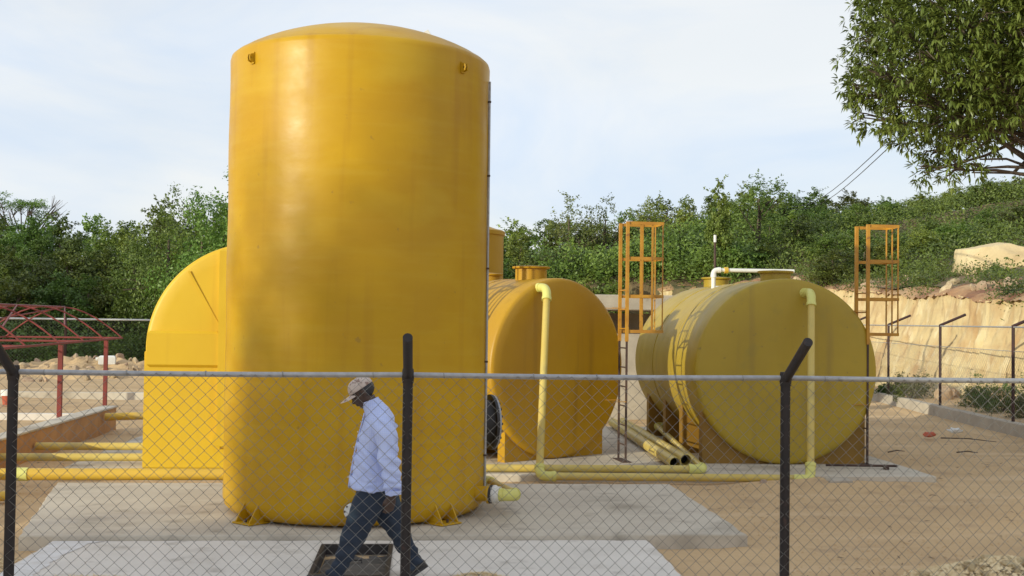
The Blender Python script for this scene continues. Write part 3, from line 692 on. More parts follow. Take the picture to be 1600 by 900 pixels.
t = thing('pump_house', 'small grey block house with flat slab roof between the lying tanks', 'pump house', (5.0, 27.6, 0))
m_ = MB(); m_.box((0, 0, 2.62), (3.4, 3.2, .34), bev=.02); m_.build('roof_slab', 'concrete_g', t)
for c_, s_ in (((-1.35, 1.3, 1.2), (.2, .2, 2.5)), ((1.35, 1.3, 1.2), (.2, .2, 2.5)), ((-1.35, -1.3, 1.2), (.2, .2, 2.5)), ((1.35, -1.3, 1.2), (.2, .2, 2.5))):
    m_ = MB(); m_.box(c_, s_); m_.build('pillar', 'concrete_g', t)
m_ = MB(); m_.box((0, -1.25, .95), (2.5, .15, 1.95)); m_.box((-1.3, 0, .95), (.15, 2.4, 1.95)); m_.box((0, 1.3, 1.2), (2.5, .15, 2.4)); m_.build('wall', 'concrete_g', t)

# ------------------------------------------------------------------ chain link
def chain_mesh(p0, p1, z0, z1, pitch=.085, r=.0016, sides=3, wob=.0, zr=None):
    """woven zig-zag wires between two ground points"""
    p0, p1 = Vector(p0), Vector(p1); d = p1 - p0; L_ = d.length; d.normalize(); nrm = Vector((-d.y, d.x, 0))
    w = pitch / 2; cols = int(L_ / w); rows = int((z1 - z0) / w)
    V = []; F = []; b = 0
    for c_ in range(cols):
        x0 = c_ * w; pts = []
        for k in range(rows + 1):
            sx = (k + c_) % 2
            z = z1 - k * w
            sag = .006 * nz(x0 * 3, z * 3, 2.2) + .020 * nz(x0 * .8, z * .9, 6.1)
            zz = z + .010 * nz(x0 * 2.2, z * 2.0, 9.1) + .022 * nz(x0 * .7, z * .5, 4.4)
            px = x0 + (w + .0012 if sx else -.0012) + sag
            off = (.0022 if sx else -.0022) + .012 * nz(x0 * .9, z * .9, 1.5)
            pts.append(p0 + d * px + nrm * off + Vector((0, 0, zz)))
        for i, p in enumerate(pts):
            for j in range(sides):
                a = 2 * PI * j / sides + .5; q = p + (d * math.cos(a) + nrm * math.sin(a)) * (r * 1.35); V.append((q.x, q.y, q.z))
        n = len(pts)
        for i in range(n - 1):
            for j in range(sides): F.append((b + i * sides + j, b + i * sides + (j + 1) % sides, b + (i + 1) * sides + (j + 1) % sides, b + (i + 1) * sides + j))
        b += n * sides
    return V, F
FY = 7.40
fence = thing('chain_link_fence', 'galvanised chain link fence with black posts in the foreground', 'fence', (-.08, FY, 0))
posts_x = [-4.96, -2.47, -.085, 2.31, 4.76]
def fence_post(parent, x, y, zr, armv, m='post', r=.031, base=0.0, n=14):
    m_ = MB(); m_.tube([(x, y, base), (x, y, zr + .02)], r, n); o = m_.build('post', m, parent)
    a = Vector(armv); m_ = MB(); m_.tube([(x, y, zr - .0), Vector((x, y, zr)) + a * .2, Vector((x, y, zr)) + a], r * .96, n); ar = m_.build('barb_arm', m, o)
    return o
ox = fence.location.x
for x in posts_x: 
    o = fence_post(fence, x - ox, 0, 1.84, (0, -.44, .25))
    m_ = MB(); m_.tube([(x - ox, 0, 1.80), (x - ox, 0, 1.845), (x - ox, 0, 1.89)], [.034, .040, .034], 14); m_.build('weld_collar', 'post', o)
for a, b in zip(posts_x, posts_x[1:]):
    m_ = MB(); za = 1.852 + .004 * nz(a, 3); zb = 1.852 + .004 * nz(b, 3)
    pts = [Vector((a - ox + (b - a) * k / 10, .0, za + (zb - za) * k / 10 - .006 * math.sin(PI * k / 10))) for k in range(11)]
    m_.tube(pts, .0165, 12); m_.build('top_rail', 'galv', fence)
    V_, F_ = chain_mesh((a - ox, -.022, 0), (b - ox, -.022, 0), .02, 1.842)
    o = mesh_obj('mesh_panel', V_, F_, 'wire', fence, True, 180); tag(o, kind='stuff')
    # a few tie wires on the rail
    for k in range(5):
        x = a - ox + (b - a) * (k + .5 + .3 * nz(a, k * 1.7)) / 5
        m_ = MB(); m_.lathe([(.0185, -.003), (.0195, 0), (.0185, .003)], (x, 0, 1.848), (1, 0, .15), 12); m_.build('tie_wire', 'wire', fence)

t = thing('chain_link_fence', 'far chain link fence with pale rail at the back left of the yard', 'fence', (-14, 48.5, 0))
for x in (-12, -6.1, -.2, 5.7, 11.6): 
    m_ = MB(); m_.tube([(x, 0, -.2), (x, 0, 2.1)], .055, 8); m_.build('post', 'rust', t)
    if x < 11:
        m_ = MB(); m_.tube([(x, 0, 2.02), (x + 5.9, 0, 2.02)], .038, 8); m_.build('top_rail', 'white', t)
V_, F_ = chain_mesh((-12, 0, 0), (11.6, 0, 0), .0, 2.0, .13, .0035); o = mesh_obj('mesh_panel', V_, F_, 'wire', t, True, 180); tag(o, kind='stuff')
t = thing('boundary_fence', 'right boundary fence with maroon posts and angled arms before the bank', 'fence', (12.9, 28, .28))
rp = []
for y in (9.45, 13.9, 18.35, 22.8, 27.3, 31.7, 36.1, 40.5):
    x = wall_x(y) + .14; rp.append((x - 12.9, y - 28)); fence_post(t, x - 12.9, y - 28, 1.92, (.62, 0, .26), 'postr', .034, -.1, 8)
for (xa, ya), (xb, yb) in zip(rp, rp[1:]):
    for z, rr in ((1.9, .016), (1.42, .006)):
        m_ = MB(); m_.tube([(xa, ya, z), (xb, yb, z)], rr, 6); m_.build('top_rail' if rr > .01 else 'strand_wire', 'galv', t)
V_, F_ = [], []
for (xa, ya), (xb, yb) in list(zip(rp, rp[1:]))[2:]:
    v_, f_ = chain_mesh((xa, ya, 0), (xb, yb, 0), .0, 1.42, .11, .0014); b_ = len(V_); V_ += v_; F_ += [tuple(i + b_ for i in q) for q in f_]
o = mesh_obj('mesh_panel', V_, F_, 'wire', t, True, 180); tag(o, kind='stuff')

# ------------------------------------------------------------------ red shelter frame
t = thing('shelter_frame', 'open red steel arched shelter frame without a roof', 'shelter frame', (-7.6, 25, 0))
def rb(y): return -6.95 - (y - 19.5) * .062
fy = [17.4, 19.5, 21.9, 24.4, 26.6, 28.8, 31.0]; SP = 2.9; ZB = 1.62
def L3(x, y, z): return Vector((x + 7.6, y - 25, z))
for off, nm in ((0, 'side_beam'), (-SP, 'side_beam')):
    m_ = MB(); m_.bar(L3(rb(17.4) + off, 17.4, ZB), L3(rb(31) + off, 31.0, ZB), .05, .04, ref=(0, 0, 1)); m_.build(nm, 'red', t)
for k, y in enumerate(fy):
    xr = rb(y); m_ = MB()
    pts = [L3(xr - SP / 2 + SP / 2 * math.cos(a), y, ZB + .77 * (1 - abs(math.cos(a)) ** 1.7)) for a in [PI * i / 18 for i in range(19)]]
    m_.tube(pts, .018, 6); m_.build('arch', 'red', t)
    if k % 2 == 0 or k == 6:
        m_ = MB(); m_.tube([L3(xr, y, ZB), L3(xr - SP, y, ZB)], .024, 6); m_.build('tie_bar', 'red', t)
m_ = MB(); m_.tube([L3(rb(17.4) - SP / 2, 17.4, ZB + .77), L3(rb(31) - SP / 2, 31.0, ZB + .77)], .026, 6); m_.build('ridge_bar', 'red', t)
for y in (19.5, 24.5, 29.0):
    for off in (0, -SP):
        m_ = MB(); m_.bar(L3(rb(y) + off, y, -.1), L3(rb(y) + off, y, ZB - .03), .085, .085, ref=(0, 1, 0)); m_.build('post', 'red', t)
for q, (ya, yb) in enumerate(((17.4, 21.9), (21.9, 26.6), (26.6, 31.0))):
    for s_ in (0.25, .75):
        a = PI * s_; za = ZB + .77 * (1 - abs(math.cos(a)) ** 1.7); xo = -SP / 2 + SP / 2 * math.cos(a)
        m_ = MB(); m_.tube([L3(rb(ya) + xo, ya, za), L3(rb(yb) - SP / 2, yb, ZB + .77)], .018, 6); m_.build('brace', 'red', t)

# ------------------------------------------------------------------ rocks, rubble and clutter
def rock_mesh(name, seed, sub=3, rough=.35, cuts=7, m='rock'):
    rr = random.Random(seed); bm = bmesh.new(); bmesh.ops.create_icosphere(bm, subdivisions=sub, radius=1)
    pl = []
    for _ in range(cuts):
        n = Vector((rr.uniform(-1, 1), rr.uniform(-1, 1), rr.uniform(-.6, 1))).normalized(); pl.append((n, rr.uniform(.55, .85)))
    for v in bm.verts:
        p = v.co.copy()
        for n, d in pl:
            e = p.dot(n) - d
            if e > 0: p -= n * e * .9
        p *= 1 + rough * .35 * fbm(p.x * 1.5 + seed, p.y * 1.5, p.z * 1.5, 4)
        v.co = p
    me = bpy.data.meshes.new(name); bm.to_mesh(me); bm.free(); me.materials.append(M[m])
    me.polygons.foreach_set('use_smooth', [True] * len(me.polygons)); me.set_sharp_from_angle(angle=R(28)); return me
def put(name, me, loc, sc, rot, label, cat, group=None, kind=None):
    o = bpy.data.objects.new(name, me); COL.objects.link(o); o.location = loc; o.scale = sc; o.rotation_euler = rot
    return tag(o, label, cat, group, kind)
def block_rock(seed, sub, faces, rough=.3):
    bm = bmesh.new(); bmesh.ops.create_icosphere(bm, subdivisions=sub, radius=1.25)
    pl = [(Vector(n).normalized(), d) for n, d in faces]
    for v in bm.verts:
        p = v.co.copy()
        for n, d in pl:
            e = p.dot(n) - d
            if e > 0: p -= n * e * .96
        p *= 1 + rough * .22 * fbm(p.x * 1.7 + seed, p.y * 1.7, p.z * 1.7, 5)
        v.co = p
    me = bpy.data.meshes.new('boulder'); bm.to_mesh(me); bm.free(); me.materials.append(M['rock']); me.polygons.foreach_set('use_smooth', [True] * len(me.polygons)); me.set_sharp_from_angle(angle=R(24)); return me
big = block_rock(3, 5, [((-1, -.25, .12), .88), ((1, -.1, .05), .93), ((0, -1, .15), .72), ((.25, -.9, .75), .80), ((-.18, -.1, 1), .70), ((.25, 0, 1), .72), ((0, 0, -1), .7), ((.6, -.8, -.2), .85), ((0, 1, 0), .8), ((-.7, -.7, .5), .95)])
put('boulder', big, (19.30, 38.3, 4.12), (1.45, 1.2, 1.16), (0, 0, -.42), 'big pale sandstone boulder left of its neighbour on the bank top', 'boulder')
put('boulder', rock_mesh('boulder', 9, 4, .4, 8), (21.1, 37.4, 4.35), (.95, .9, .85), (.1, .3, 1.2), 'pale boulder cut by the right edge of the view', 'boulder')
put('boulder', rock_mesh('boulder', 12, 4, .4, 8), (18.9, 37.0, 3.72), (.55, .4, .32), (.1, .3, 2.2), 'small pale rock at the foot of the big boulder', 'boulder')
pale = [rock_mesh('stone', 40 + k, 2, .5, 6, 'rock') for k in range(3)]
stones = [rock_mesh('stone', 20 + k, 2, .5, 6, 'stone') for k in range(5)]
# rubble heap at back left
mv = []; n1, n2 = 110, 50
for j in range(n2 + 1):
    for i in range(n1 + 1):
        x = -19 + 11.5 * i / n1; y = 39.5 + 7.0 * j / n2
        e = math.sin(PI * j / n2) * ss(-18.5, -11.5, x) * (1 - ss(-8.6, -7.7, x) * .6)
        mv.append((x, y, -.08 + .68 * e * (1 + .35 * fbm(x * .9, y * .9)) + (.12 * fbm(x * 2.5, y * 2.5) + .07 * fbm(x * 7, y * 7)) * (e > .02)))
mf_ = [(j * (n1 + 1) + i, j * (n1 + 1) + i + 1, (j + 1) * (n1 + 1) + i + 1, (j + 1) * (n1 + 1) + i) for j in range(n2) for i in range(n1)]
o = mesh_obj('rubble_heap', mv, mf_, 'dirt'); tag(o, 'long low heap of tan spoil below the far fence', kind='structure')
def heap_z(x, y):
    e = math.sin(PI * (y - 39.5) / 7.0) * ss(-18.5, -11.5, x) * (1 - ss(-8.6, -7.7, x) * .6) if 39.5 < y < 46.5 else 0
    return max(.05, -.08 + .68 * e * (1 + .35 * fbm(x * .9, y * .9)))
for k in range(80):
    x = rnd.uniform(-17, -7.6); y = rnd.uniform(38.5, 44); s_ = rnd.uniform(.05, .18)
    put('stone', stones[k % 5], (x, y, heap_z(x, y) + s_ * .2), (s_ * 1.3, s_, s_ * .7), (rnd.uniform(0, 6), rnd.uniform(0, 6), rnd.uniform(0, 6)),
        'tan broken stone on the rubble heap at the back left', 'stone', 'broken stones on the rubble heap')
t = thing('water_container', 'white plastic container lying on the rubble heap', 'container', (-10.95, 42.3, heap_z(-10.95, 42.3) - .06), R(10))
m_ = MB(); m_.box((0, 0, .17), (.56, .42, .34), bev=.05); m_.build('container_body', 'white', t)
m_ = MB(); m_.tube([(-.31, 0, .22), (-.38, 0, .22)], .06, 12); m_.build('cap', 'white', t)
t = thing('paint_bucket', 'red and white bucket on the dirt beyond the orange wall', 'bucket', (-9.75, 28.9, .05))
m_ = MB(); m_.lathe([(.12, 0), (.16, .32), (.17, .33), (.15, .33), (.12, .05)], n=24); m_.build('bucket_body', 'bred', t)
m_ = MB(); m_.lathe([(.165, .22), (.172, .33), (.175, .35), (.02, .36)], n=24); m_.build('bucket_lid', 'white', t)
t = thing('foundation_beam', 'long low pale concrete edging behind the orange wall', 'kerb', (-11.5, 25.4, 0))
m_ = MB(); m_.box((0, 0, .06), (9, .16, .16), bev=.01); m_.build('beam_body', 'concrete_p', t)
t = thing('foundation_beam', 'far thin concrete edging behind the orange wall by the bucket', 'kerb', (-10.5, 31.2, 0))
m_ = MB(); m_.box((0, 0, .1), (9.0, .2, .24), bev=.01); m_.build('beam_body', 'concrete', t)
# litter near the right wall
t = thing('litter_scrap', 'crumpled orange plastic scrap on the dirt by the grey kerb wall', 'litter', (9.75, 22.2, .04))
m_ = MB(); m_.ell((0, 0, .05), (.11, .08, .05)); m_.v = [v * (1 + .5 * fbm(v.x * 14, v.y * 14, v.z * 14)) for v in m_.v]; m_.build('scrap_body', 'litter', t)
t = thing('litter_scrap', 'crumpled pale plastic bag on the dirt by the grey kerb wall', 'litter', (10.6, 22.9, .05))
m_ = MB(); m_.ell((0, 0, .05), (.13, .09, .05)); m_.v = [v * (1 + .5 * fbm(v.x * 14, v.y * 14, v.z * 14 + 5)) for v in m_.v]; m_.build('scrap_body', 'white', t)
for a, b, lb in (((9.9, 22.0, .05), (10.6, 21.2, .06), 'thin pale stick on the dirt beside the orange scrap'), ((9.1, 19.6, .04), (9.45, 19.55, .04), 'short dark twig on the open dirt at right'),
                 ((7.9, 19.6, .04), (8.25, 19.75, .04), 'short forked twig on the dirt behind the rear slab')):
    t = thing('stick', lb, 'stick', a); m_ = MB(); d = Vector(b) - Vector(a)
    m_.tube([(0, 0, 0), d * .5 + Vector((.02, .03, .02)), d], [.013, .011, .006], 6); m_.build('stick_body', 'bark', t)
t = thing('concrete_block', 'broken concrete lump under the down pipe at the slab edge', 'concrete block', (5.62, 15.66, 0))
m_ = MB(); m_.box((0, 0, .04), (.34, .22, .17), rz=.1, bev=.03); m_.v = [v + Vector((nz(v.x * 9, v.y * 9), nz(v.y * 9, v.z * 9), 0)) * .02 for v in m_.v]; m_.build('block_body', 'concrete_g', t)
put('stone', stones[1], (4.62, 15.72, .05), (.11, .07, .05), (0, 0, 1), 'small pale stone on the dirt before the rear slab edge', 'stone')

def scatter(name, label, n, fn, m, kind='chip', seed=3, size=(.01, .03)):
    rg = np.random.default_rng(seed); V_ = []; F_ = []
    for _ in range(n):
        x, y, z = fn(rg)
        s_ = rg.uniform(*size); a = rg.uniform(0, 6.28)
        if kind == 'chip':
            p = [(math.cos(a + q) * s_ * rg.uniform(.6, 1.2), math.sin(a + q) * s_ * rg.uniform(.6, 1.2), 0) for q in (0, 1.6, 3.1, 4.6)]
            b = len(V_); V_ += [(x + u[0], y + u[1], z) for u in p] + [(x, y, z + s_ * .8)]; F_ += [(b, b + 1, b + 4), (b + 1, b + 2, b + 4), (b + 2, b + 3, b + 4), (b + 3, b, b + 4)]
        else:
            t_ = rg.uniform(-.35, .5); d = Vector((math.cos(a), math.sin(a), t_)).normalized() * s_; w = Vector((-math.sin(a), math.cos(a), 0)) * s_ * .07
            b = len(V_); c = Vector((x, y, z + .004)); V_ += [c - d - w, c - d + w, c + d + w, c + d - w, c + Vector((0, 0, s_ * .12))]
            F_ += [(b, b + 1, b + 4), (b + 1, b + 2, b + 4), (b + 2, b + 3, b + 4), (b + 3, b, b + 4)]
    o = mesh_obj(name, V_, F_, m, None, False); return tag(o, label, kind='stuff')
def yard(rg):
    while True:
        x = rg.uniform(-6, 12); y = 6 + 20 * rg.uniform() ** 1.3
        if -3.5 < x < 2.3 and y < 11.4: continue
        if -4.5 < x < 3.25 and y < 15: continue
        if -5 < x < 7.3 and y > 15.9: continue
        if x > wall_x(y) - .1: continue
        if fbm(x * .7, y * .7, 5) < -.25 + rg.uniform(-.3, .3): continue
        return x, y, ground_h(x, y) - .002
scatter('pebbles', 'small pebbles and crumbs of dirt over the yard', 9000, yard, 'dirt', size=(.006, .022))
scatter('twigs', 'dark twig and leaf crumbs strewn on the yard', 500, yard, 'bark', 'straw', 8, (.015, .06))
def mound(cx, cy, rx, ry, h, z0):
    def fn(rg):
        while True:
            u, v = rg.normal(0, .45), rg.normal(0, .45); e = u * u + v * v
            if e < 1.3: return cx + u * rx, cy + v * ry, z0 + h * math.exp(-e * 1.6) * (1 + .3 * fbm((cx + u * rx) * 3, (cy + v * ry) * 3))
    return fn
def mound_base(cx, cy, rx, ry, h, z0, label):
    V_ = []; n = 30
    for j in range(n + 1):
        for i in range(n + 1):
            u, v = -1.4 + 2.8 * i / n, -1.4 + 2.8 * j / n; e = u * u + v * v
            V_.append((cx + u * rx, cy + v * ry, z0 - .05 + (h + .04) * math.exp(-e * 1.6) * (1 + .3 * fbm((cx + u * rx) * 3, (cy + v * ry) * 3)) + .02 * fbm(u * 6, v * 6)))
    o = mesh_obj('debris_mound', V_, [(j * (n + 1) + i, j * (n + 1) + i + 1, (j + 1) * (n + 1) + i + 1, (j + 1) * (n + 1) + i) for j in range(n) for i in range(n)], 'straw'); tag(o, label, kind='structure')
mound_base(4.95, 9.75, .75, .55, .20, 0, 'low mound of dried debris at the lower right')
scatter('wood_chips', 'pale wood chips and crumbs over the debris heap at the lower right', 1500, mound(4.95, 9.75, .8, .6, .21, .0), 'straw', 'chip', 14, (.012, .034))
scatter('dry_straw', 'heap of dry straw and wood chips at the lower right', 3600, mound(4.95, 9.75, .75, .55, .21, .0), 'straw', 'straw', 4, (.012, .05))
for k in range(46):
    u, v = rnd.gauss(0, .38), rnd.gauss(0, .3); x, y = 4.95 + u * .75, 9.7 + v * .55; s_ = rnd.uniform(.02, .06)
    put('stone', pale[k % 3], (x, y, .2 * math.exp(-(u * u + v * v) * 1.6) + .02), (s_ * 1.3, s_, s_ * .8), (rnd.uniform(0, 6), rnd.uniform(0, 6), 0), 'pale lump of rubble in the straw heap at lower right', 'stone', 'rubble lumps in the straw heap')
scatter('dry_straw', 'small tuft of dry straw on the pale slab beside the man', 420, mound(.47, 9.62, .24, .10, .04, .105), 'straw', 'straw', 5, (.012, .05))
scatter('dry_straw', 'dry straw blown along the lower left slab', 500, mound(-2.6, 9.58, .5, .14, .03, .105), 'straw', 'straw', 6, (.012, .05))
scatter('dry_straw', 'dry straw on dirt between the left post and the slab', 700, mound(-3.75, 10.6, .35, .5, .03, .0), 'straw', 'straw', 7, (.012, .05))

# ------------------------------------------------------------------ vegetation
def leaves(centers, normals, size, aspect=.55, jitter=.5, rg=NP, droop=0.0):
    n = len(centers); size = size * rg.uniform(.65, 1.3, (n, 1))
    nr = normals + rg.normal(0, jitter, (n, 3)); nr /= np.linalg.norm(nr, axis=1, keepdims=True) + 1e-9
    a = rg.normal(0, 1, (n, 3)); a[:, 2] -= droop; a -= (a * nr).sum(1, keepdims=True) * nr; a /= np.linalg.norm(a, axis=1, keepdims=True) + 1e-9
    b = np.cross(nr, a)
    fold = nr * size * .12
    V_ = np.stack([centers - a * size, centers + b * size * aspect - fold, centers + a * size, centers - b * size * aspect - fold], 1)
    return V_.reshape(-1, 3)
def fast_quads(name, V_, m, tris=False):
    n = len(V_) // 4; me = bpy.data.meshes.new(name); me.vertices.add(len(V_)); me.vertices.foreach_set('co', V_.astype(np.float32).ravel())
    me.loops.add(n * 4); me.loops.foreach_set('vertex_index', np.arange(n * 4, dtype=np.int32)); me.polygons.add(n)
    me.polygons.foreach_set('loop_start', np.arange(0, n * 4, 4, dtype=np.int32)); me.polygons.foreach_set('loop_total', np.full(n, 4, dtype=np.int32))
    me.update(calc_edges=True); me.materials.append(M[m]); return me
def crown_points(seed, lobes, n, hollow=.55, spread=1.0, flat=1.0):
    rg = np.random.default_rng(seed); C_ = []; N_ = []
    per = np.array([l[3] ** 2 for l in lobes], float); per = (per / per.sum() * n).astype(int)
    for (x, y, z, r), k in zip(lobes, per):
        # clumps on the lobe's surface, leaves round each clump
        nc = max(6, k // 26); d = rg.normal(0, 1, (nc, 3)); d /= np.linalg.norm(d, axis=1, keepdims=True)
        cc = np.array([x, y, z]) + d * r * rg.uniform(hollow, 1.08, (nc, 1)) * np.array([1, 1, flat])
        idx = rg.integers(0, nc, k); off = rg.normal(0, 1, (k, 3)); off *= r * .16
        C_.append(cc[idx] + off); N_.append(d[idx] * .8 + np.array([0, 0, .35]))
    return np.concatenate(C_), np.concatenate(N_), rg
def trunk_mesh(name, base_r, top, limbs, seed=1, n=7):
    rr = random.Random(seed); m_ = MB(); top = Vector(top)
    pts = [Vector((0, 0, -.5)), Vector((0, 0, 0)), top * .35 + Vector((rr.uniform(-.1, .1), rr.uniform(-.1, .1), 0)), top * .7 + Vector((rr.uniform(-.1, .1), rr.uniform(-.1, .1), 0)), top]
    m_.tube(pts, [base_r * 1.3, base_r * 1.1, base_r * .85, base_r * .6, base_r * .25], n)
    for (x, y, z, r_) in limbs:
        s0 = top * rr.uniform(.35, .75); e = Vector((x, y, z)); mid = (s0 + e) / 2 + Vector((rr.uniform(-.15, .15), rr.uniform(-.15, .15), rr.uniform(-.05, .25)))
        m_.tube([s0, mid, e], [base_r * .45, base_r * .3, base_r * .1], 5)
        for _ in range(2):
            e2 = e + Vector((rr.uniform(-1, 1), rr.uniform(-1, 1), rr.uniform(-.3, 1))) * r_ * .7; m_.tube([mid, (mid + e2) / 2 + Vector((0, 0, .1)), e2], [base_r * .2, base_r * .12, base_r * .04], 4)
    o = m_.build(name, 'bark'); me = o.data; bpy.data.objects.remove(o); return me
def scrub_variant(seed, n=6500, leaf=.085, tall=False, airy=False, m='leaf', w=1.0, h=1.0):
    """a unit tree about 5 m high whose crown reaches close to the ground"""
    rr = random.Random(seed); lobes = []
    k = 11 if not airy else 8
    for i in range(k):
        z = rr.uniform(.7, 4.1) if not airy else rr.uniform(2.4, 4.4); rad = 1.75 * (1 - (abs(z - 1.9) / 3.4) ** 1.6) * w
        a = rr.uniform(0, 6.28); q = rad * rr.uniform(.25, 1)
        lobes.append((math.cos(a) * q, math.sin(a) * q, z * h, rr.uniform(.55, 1.0) * (.8 if z > 3.2 else 1.1)))
    lobes.append((rr.uniform(-.3, .3), rr.uniform(-.3, .3), 4.35 * h, .62)); lobes.append((0, 0, 2.0 * h, 1.3 * w))
    if tall:
        lobes = [(rr.uniform(-.25, .25), rr.uniform(-.25, .25), 1 + 3.9 * i / 9, .95 * (1 - i / 12)) for i in range(10)]
    c, nm, rg = crown_points(seed, lobes, n, .35 if not airy else .6)
    if airy: keep = rg.uniform(size=len(c)) < .55; c = c[keep]; nm = nm[keep]
    # stray shoots that break the outline
    q = []
    for _ in range(26):
        L_ = rr.choice(lobes); d = Vector((rr.gauss(0, 1), rr.gauss(0, 1), abs(rr.gauss(.4, 1)))).normalized()
        b = Vector(L_[:3]) + d * L_[3] * .9; ln = rr.uniform(.2, .6)
        for i in range(14): q.append(b + d * ln * i / 13 + Vector((rr.gauss(0, .05), rr.gauss(0, .05), rr.gauss(0, .05))))
    q = np.array(q); c = np.concatenate([c, q]); nm = np.concatenate([nm, np.tile([0, 0, 1.0], (len(q), 1))])
    V_ = leaves(c, nm, leaf, .5, .7, rg)
    return fast_quads('foliage', V_, m), trunk_mesh('trunk_mesh', .14, (0, 0, 3.6 * h), lobes[:5], seed)
VAR = [scrub_variant(s_) for s_ in (1, 2, 3, 4, 5)] + [scrub_variant(31, 4200, .075, airy=True, m='leaf_l'), scrub_variant(41, 6500, .085, tall=True), scrub_variant(6, 7500, .10, w=1.25), scrub_variant(33, 5200, .07, airy=True, m='leaf', w=1.2)]
VAR += [scrub_variant(s_, 15000, .048, w=1.2) for s_ in (61, 62)]
CAMH = 2.2
def ray_xy(px, d):
    xc = (px - 800) / 1850 * d; a = R(4.3); return xc * math.cos(a) + d * math.sin(a), d * math.cos(a) - xc * math.sin(a)
def hor(px): return 500 + (px - 800) * .0122
def plant(px, d, ytop, var, label, group=None, name='scrub_tree', wid=1.0, cat='tree', base=None):
    x, y = ray_xy(px, d); gz = hill_h(x, y) if base is None else base
    if base is None and gz < -1: gz = 0
    zt = CAMH + (hor(px) - ytop) * d / 1850; H_ = max(1.3, zt - gz); s_ = H_ / 5.0
    t = bpy.data.objects.new(name, None); COL.objects.link(t); t.location = (x, y, gz - .05); t.rotation_euler = (0, 0, rnd.uniform(0, 6.28))
    t.scale = (s_ ** .6 * wid, s_ ** .6 * wid, s_)
    tag(t, label, cat, group)
    for nm, me in (('crown', VAR[var][0]), ('trunk', VAR[var][1])):
        o = bpy.data.objects.new(nm, me); COL.objects.link(o); o.parent = t
    return t
SKY = [(-250, 340), (0, 345), (60, 352), (100, 352), (150, 348), (200, 347), (235, 330), (270, 335), (330, 330), (370, 330), (500, 330), (700, 350), (770, 372), (800, 362), (830, 348), (870, 352), (900, 354), (960, 352), (1000, 322), (1060, 322),
       (1100, 318), (1150, 305), (1200, 300), (1240, 320), (1270, 308), (1320, 308), (1400, 325), (1480, 325), (1530, 300), (1600, 300), (1800, 290)]
def skyl(px):
    for (a, ya), (b, yb) in zip(SKY, SKY[1:]):
        if px <= b: return ya + (yb - ya) * (px - a) / (b - a)
    return SKY[-1][1]
SKY = [(a, b - (16 if a < 1290 else 8)) for a, b in SKY]
GL = 'dense green scrub tree in the thicket behind the left fence'; GR = 'dense green scrub tree in the thicket behind the right tanks'
def veg_row(a, b, step, d0, drop, label, group, jit=7):
    px = a; rowd = 'skyline ' if drop < 10 else ('middle row ' if drop < 50 else 'front row ')
    label = label.replace('dense green scrub tree', rowd + 'green scrub tree'); group = rowd + group
    while px < b:
        d = d0 + rnd.uniform(-2.0, 2.0)
        plant(px, d, skyl(px) + drop + rnd.uniform(-jit, jit), rnd.choice([0, 1, 2, 3, 4, 7, 7]), label, group, wid=rnd.uniform(.95, 1.25)); px += step * rnd.uniform(.8, 1.2)
for d0, drop in ((66, 2), (60, 22), (55, 55), (51.5, 95)):
    veg_row(-120, 400, 46, d0, drop, GL, 'scrub trees behind the left fence')
    veg_row(770, 1290, 46, d0, drop, GR, 'scrub trees behind the right tanks')
GH = 'dense green scrub tree on the slope above the sandy bank'
for d0, drop in ((70, 4), (62, 22), (55, 46), (48, 72)):
    veg_row(1290, 1760, 48, d0, drop, GH, 'scrub trees on the slope above the bank', 15)
veg_row(1300, 1480, 44, 44.5, 92, GH, 'scrub trees on the slope above the bank')
veg_row(420, 760, 60, 62, 20, GR, 'scrub trees behind the right tanks')
# individuals one can tell apart
plant(262, 50, 292, 9, 'tall dark broad tree stepping up at left of the tall tank', wid=.9, name='broad_tree')
plant(315, 49, 285, 10, 'tall dark tree rising close to the left edge of the tall tank', wid=1.0, name='broad_tree')
plant(372, 49, 268, 9, 'tallest dark tree half hidden by the tall tank', wid=1.1, name='broad_tree')
plant(888, 58, 300, 5, 'airy pale green tree against the sky right of the tall tank', wid=1.0, name='airy_tree')
plant(945, 59, 304, 5, 'sparse pale tree beside the caged ladder top', wid=.9, name='airy_tree')
plant(1122, 50, 282, 6, 'narrow pointed dark tree above the mustard tank', wid=.75, name='pointed_tree')
plant(1185, 52, 272, 8, 'high wispy tree right of the pointed tree', wid=1.15, name='airy_tree')
plant(1020, 56, 306, 8, 'low wispy tree just right of the ladder cage', wid=.9, name='airy_tree')
plant(1540, 58, 278, 1, 'round bushy tree below the overhanging branch at right', wid=1.0, name='round_tree')
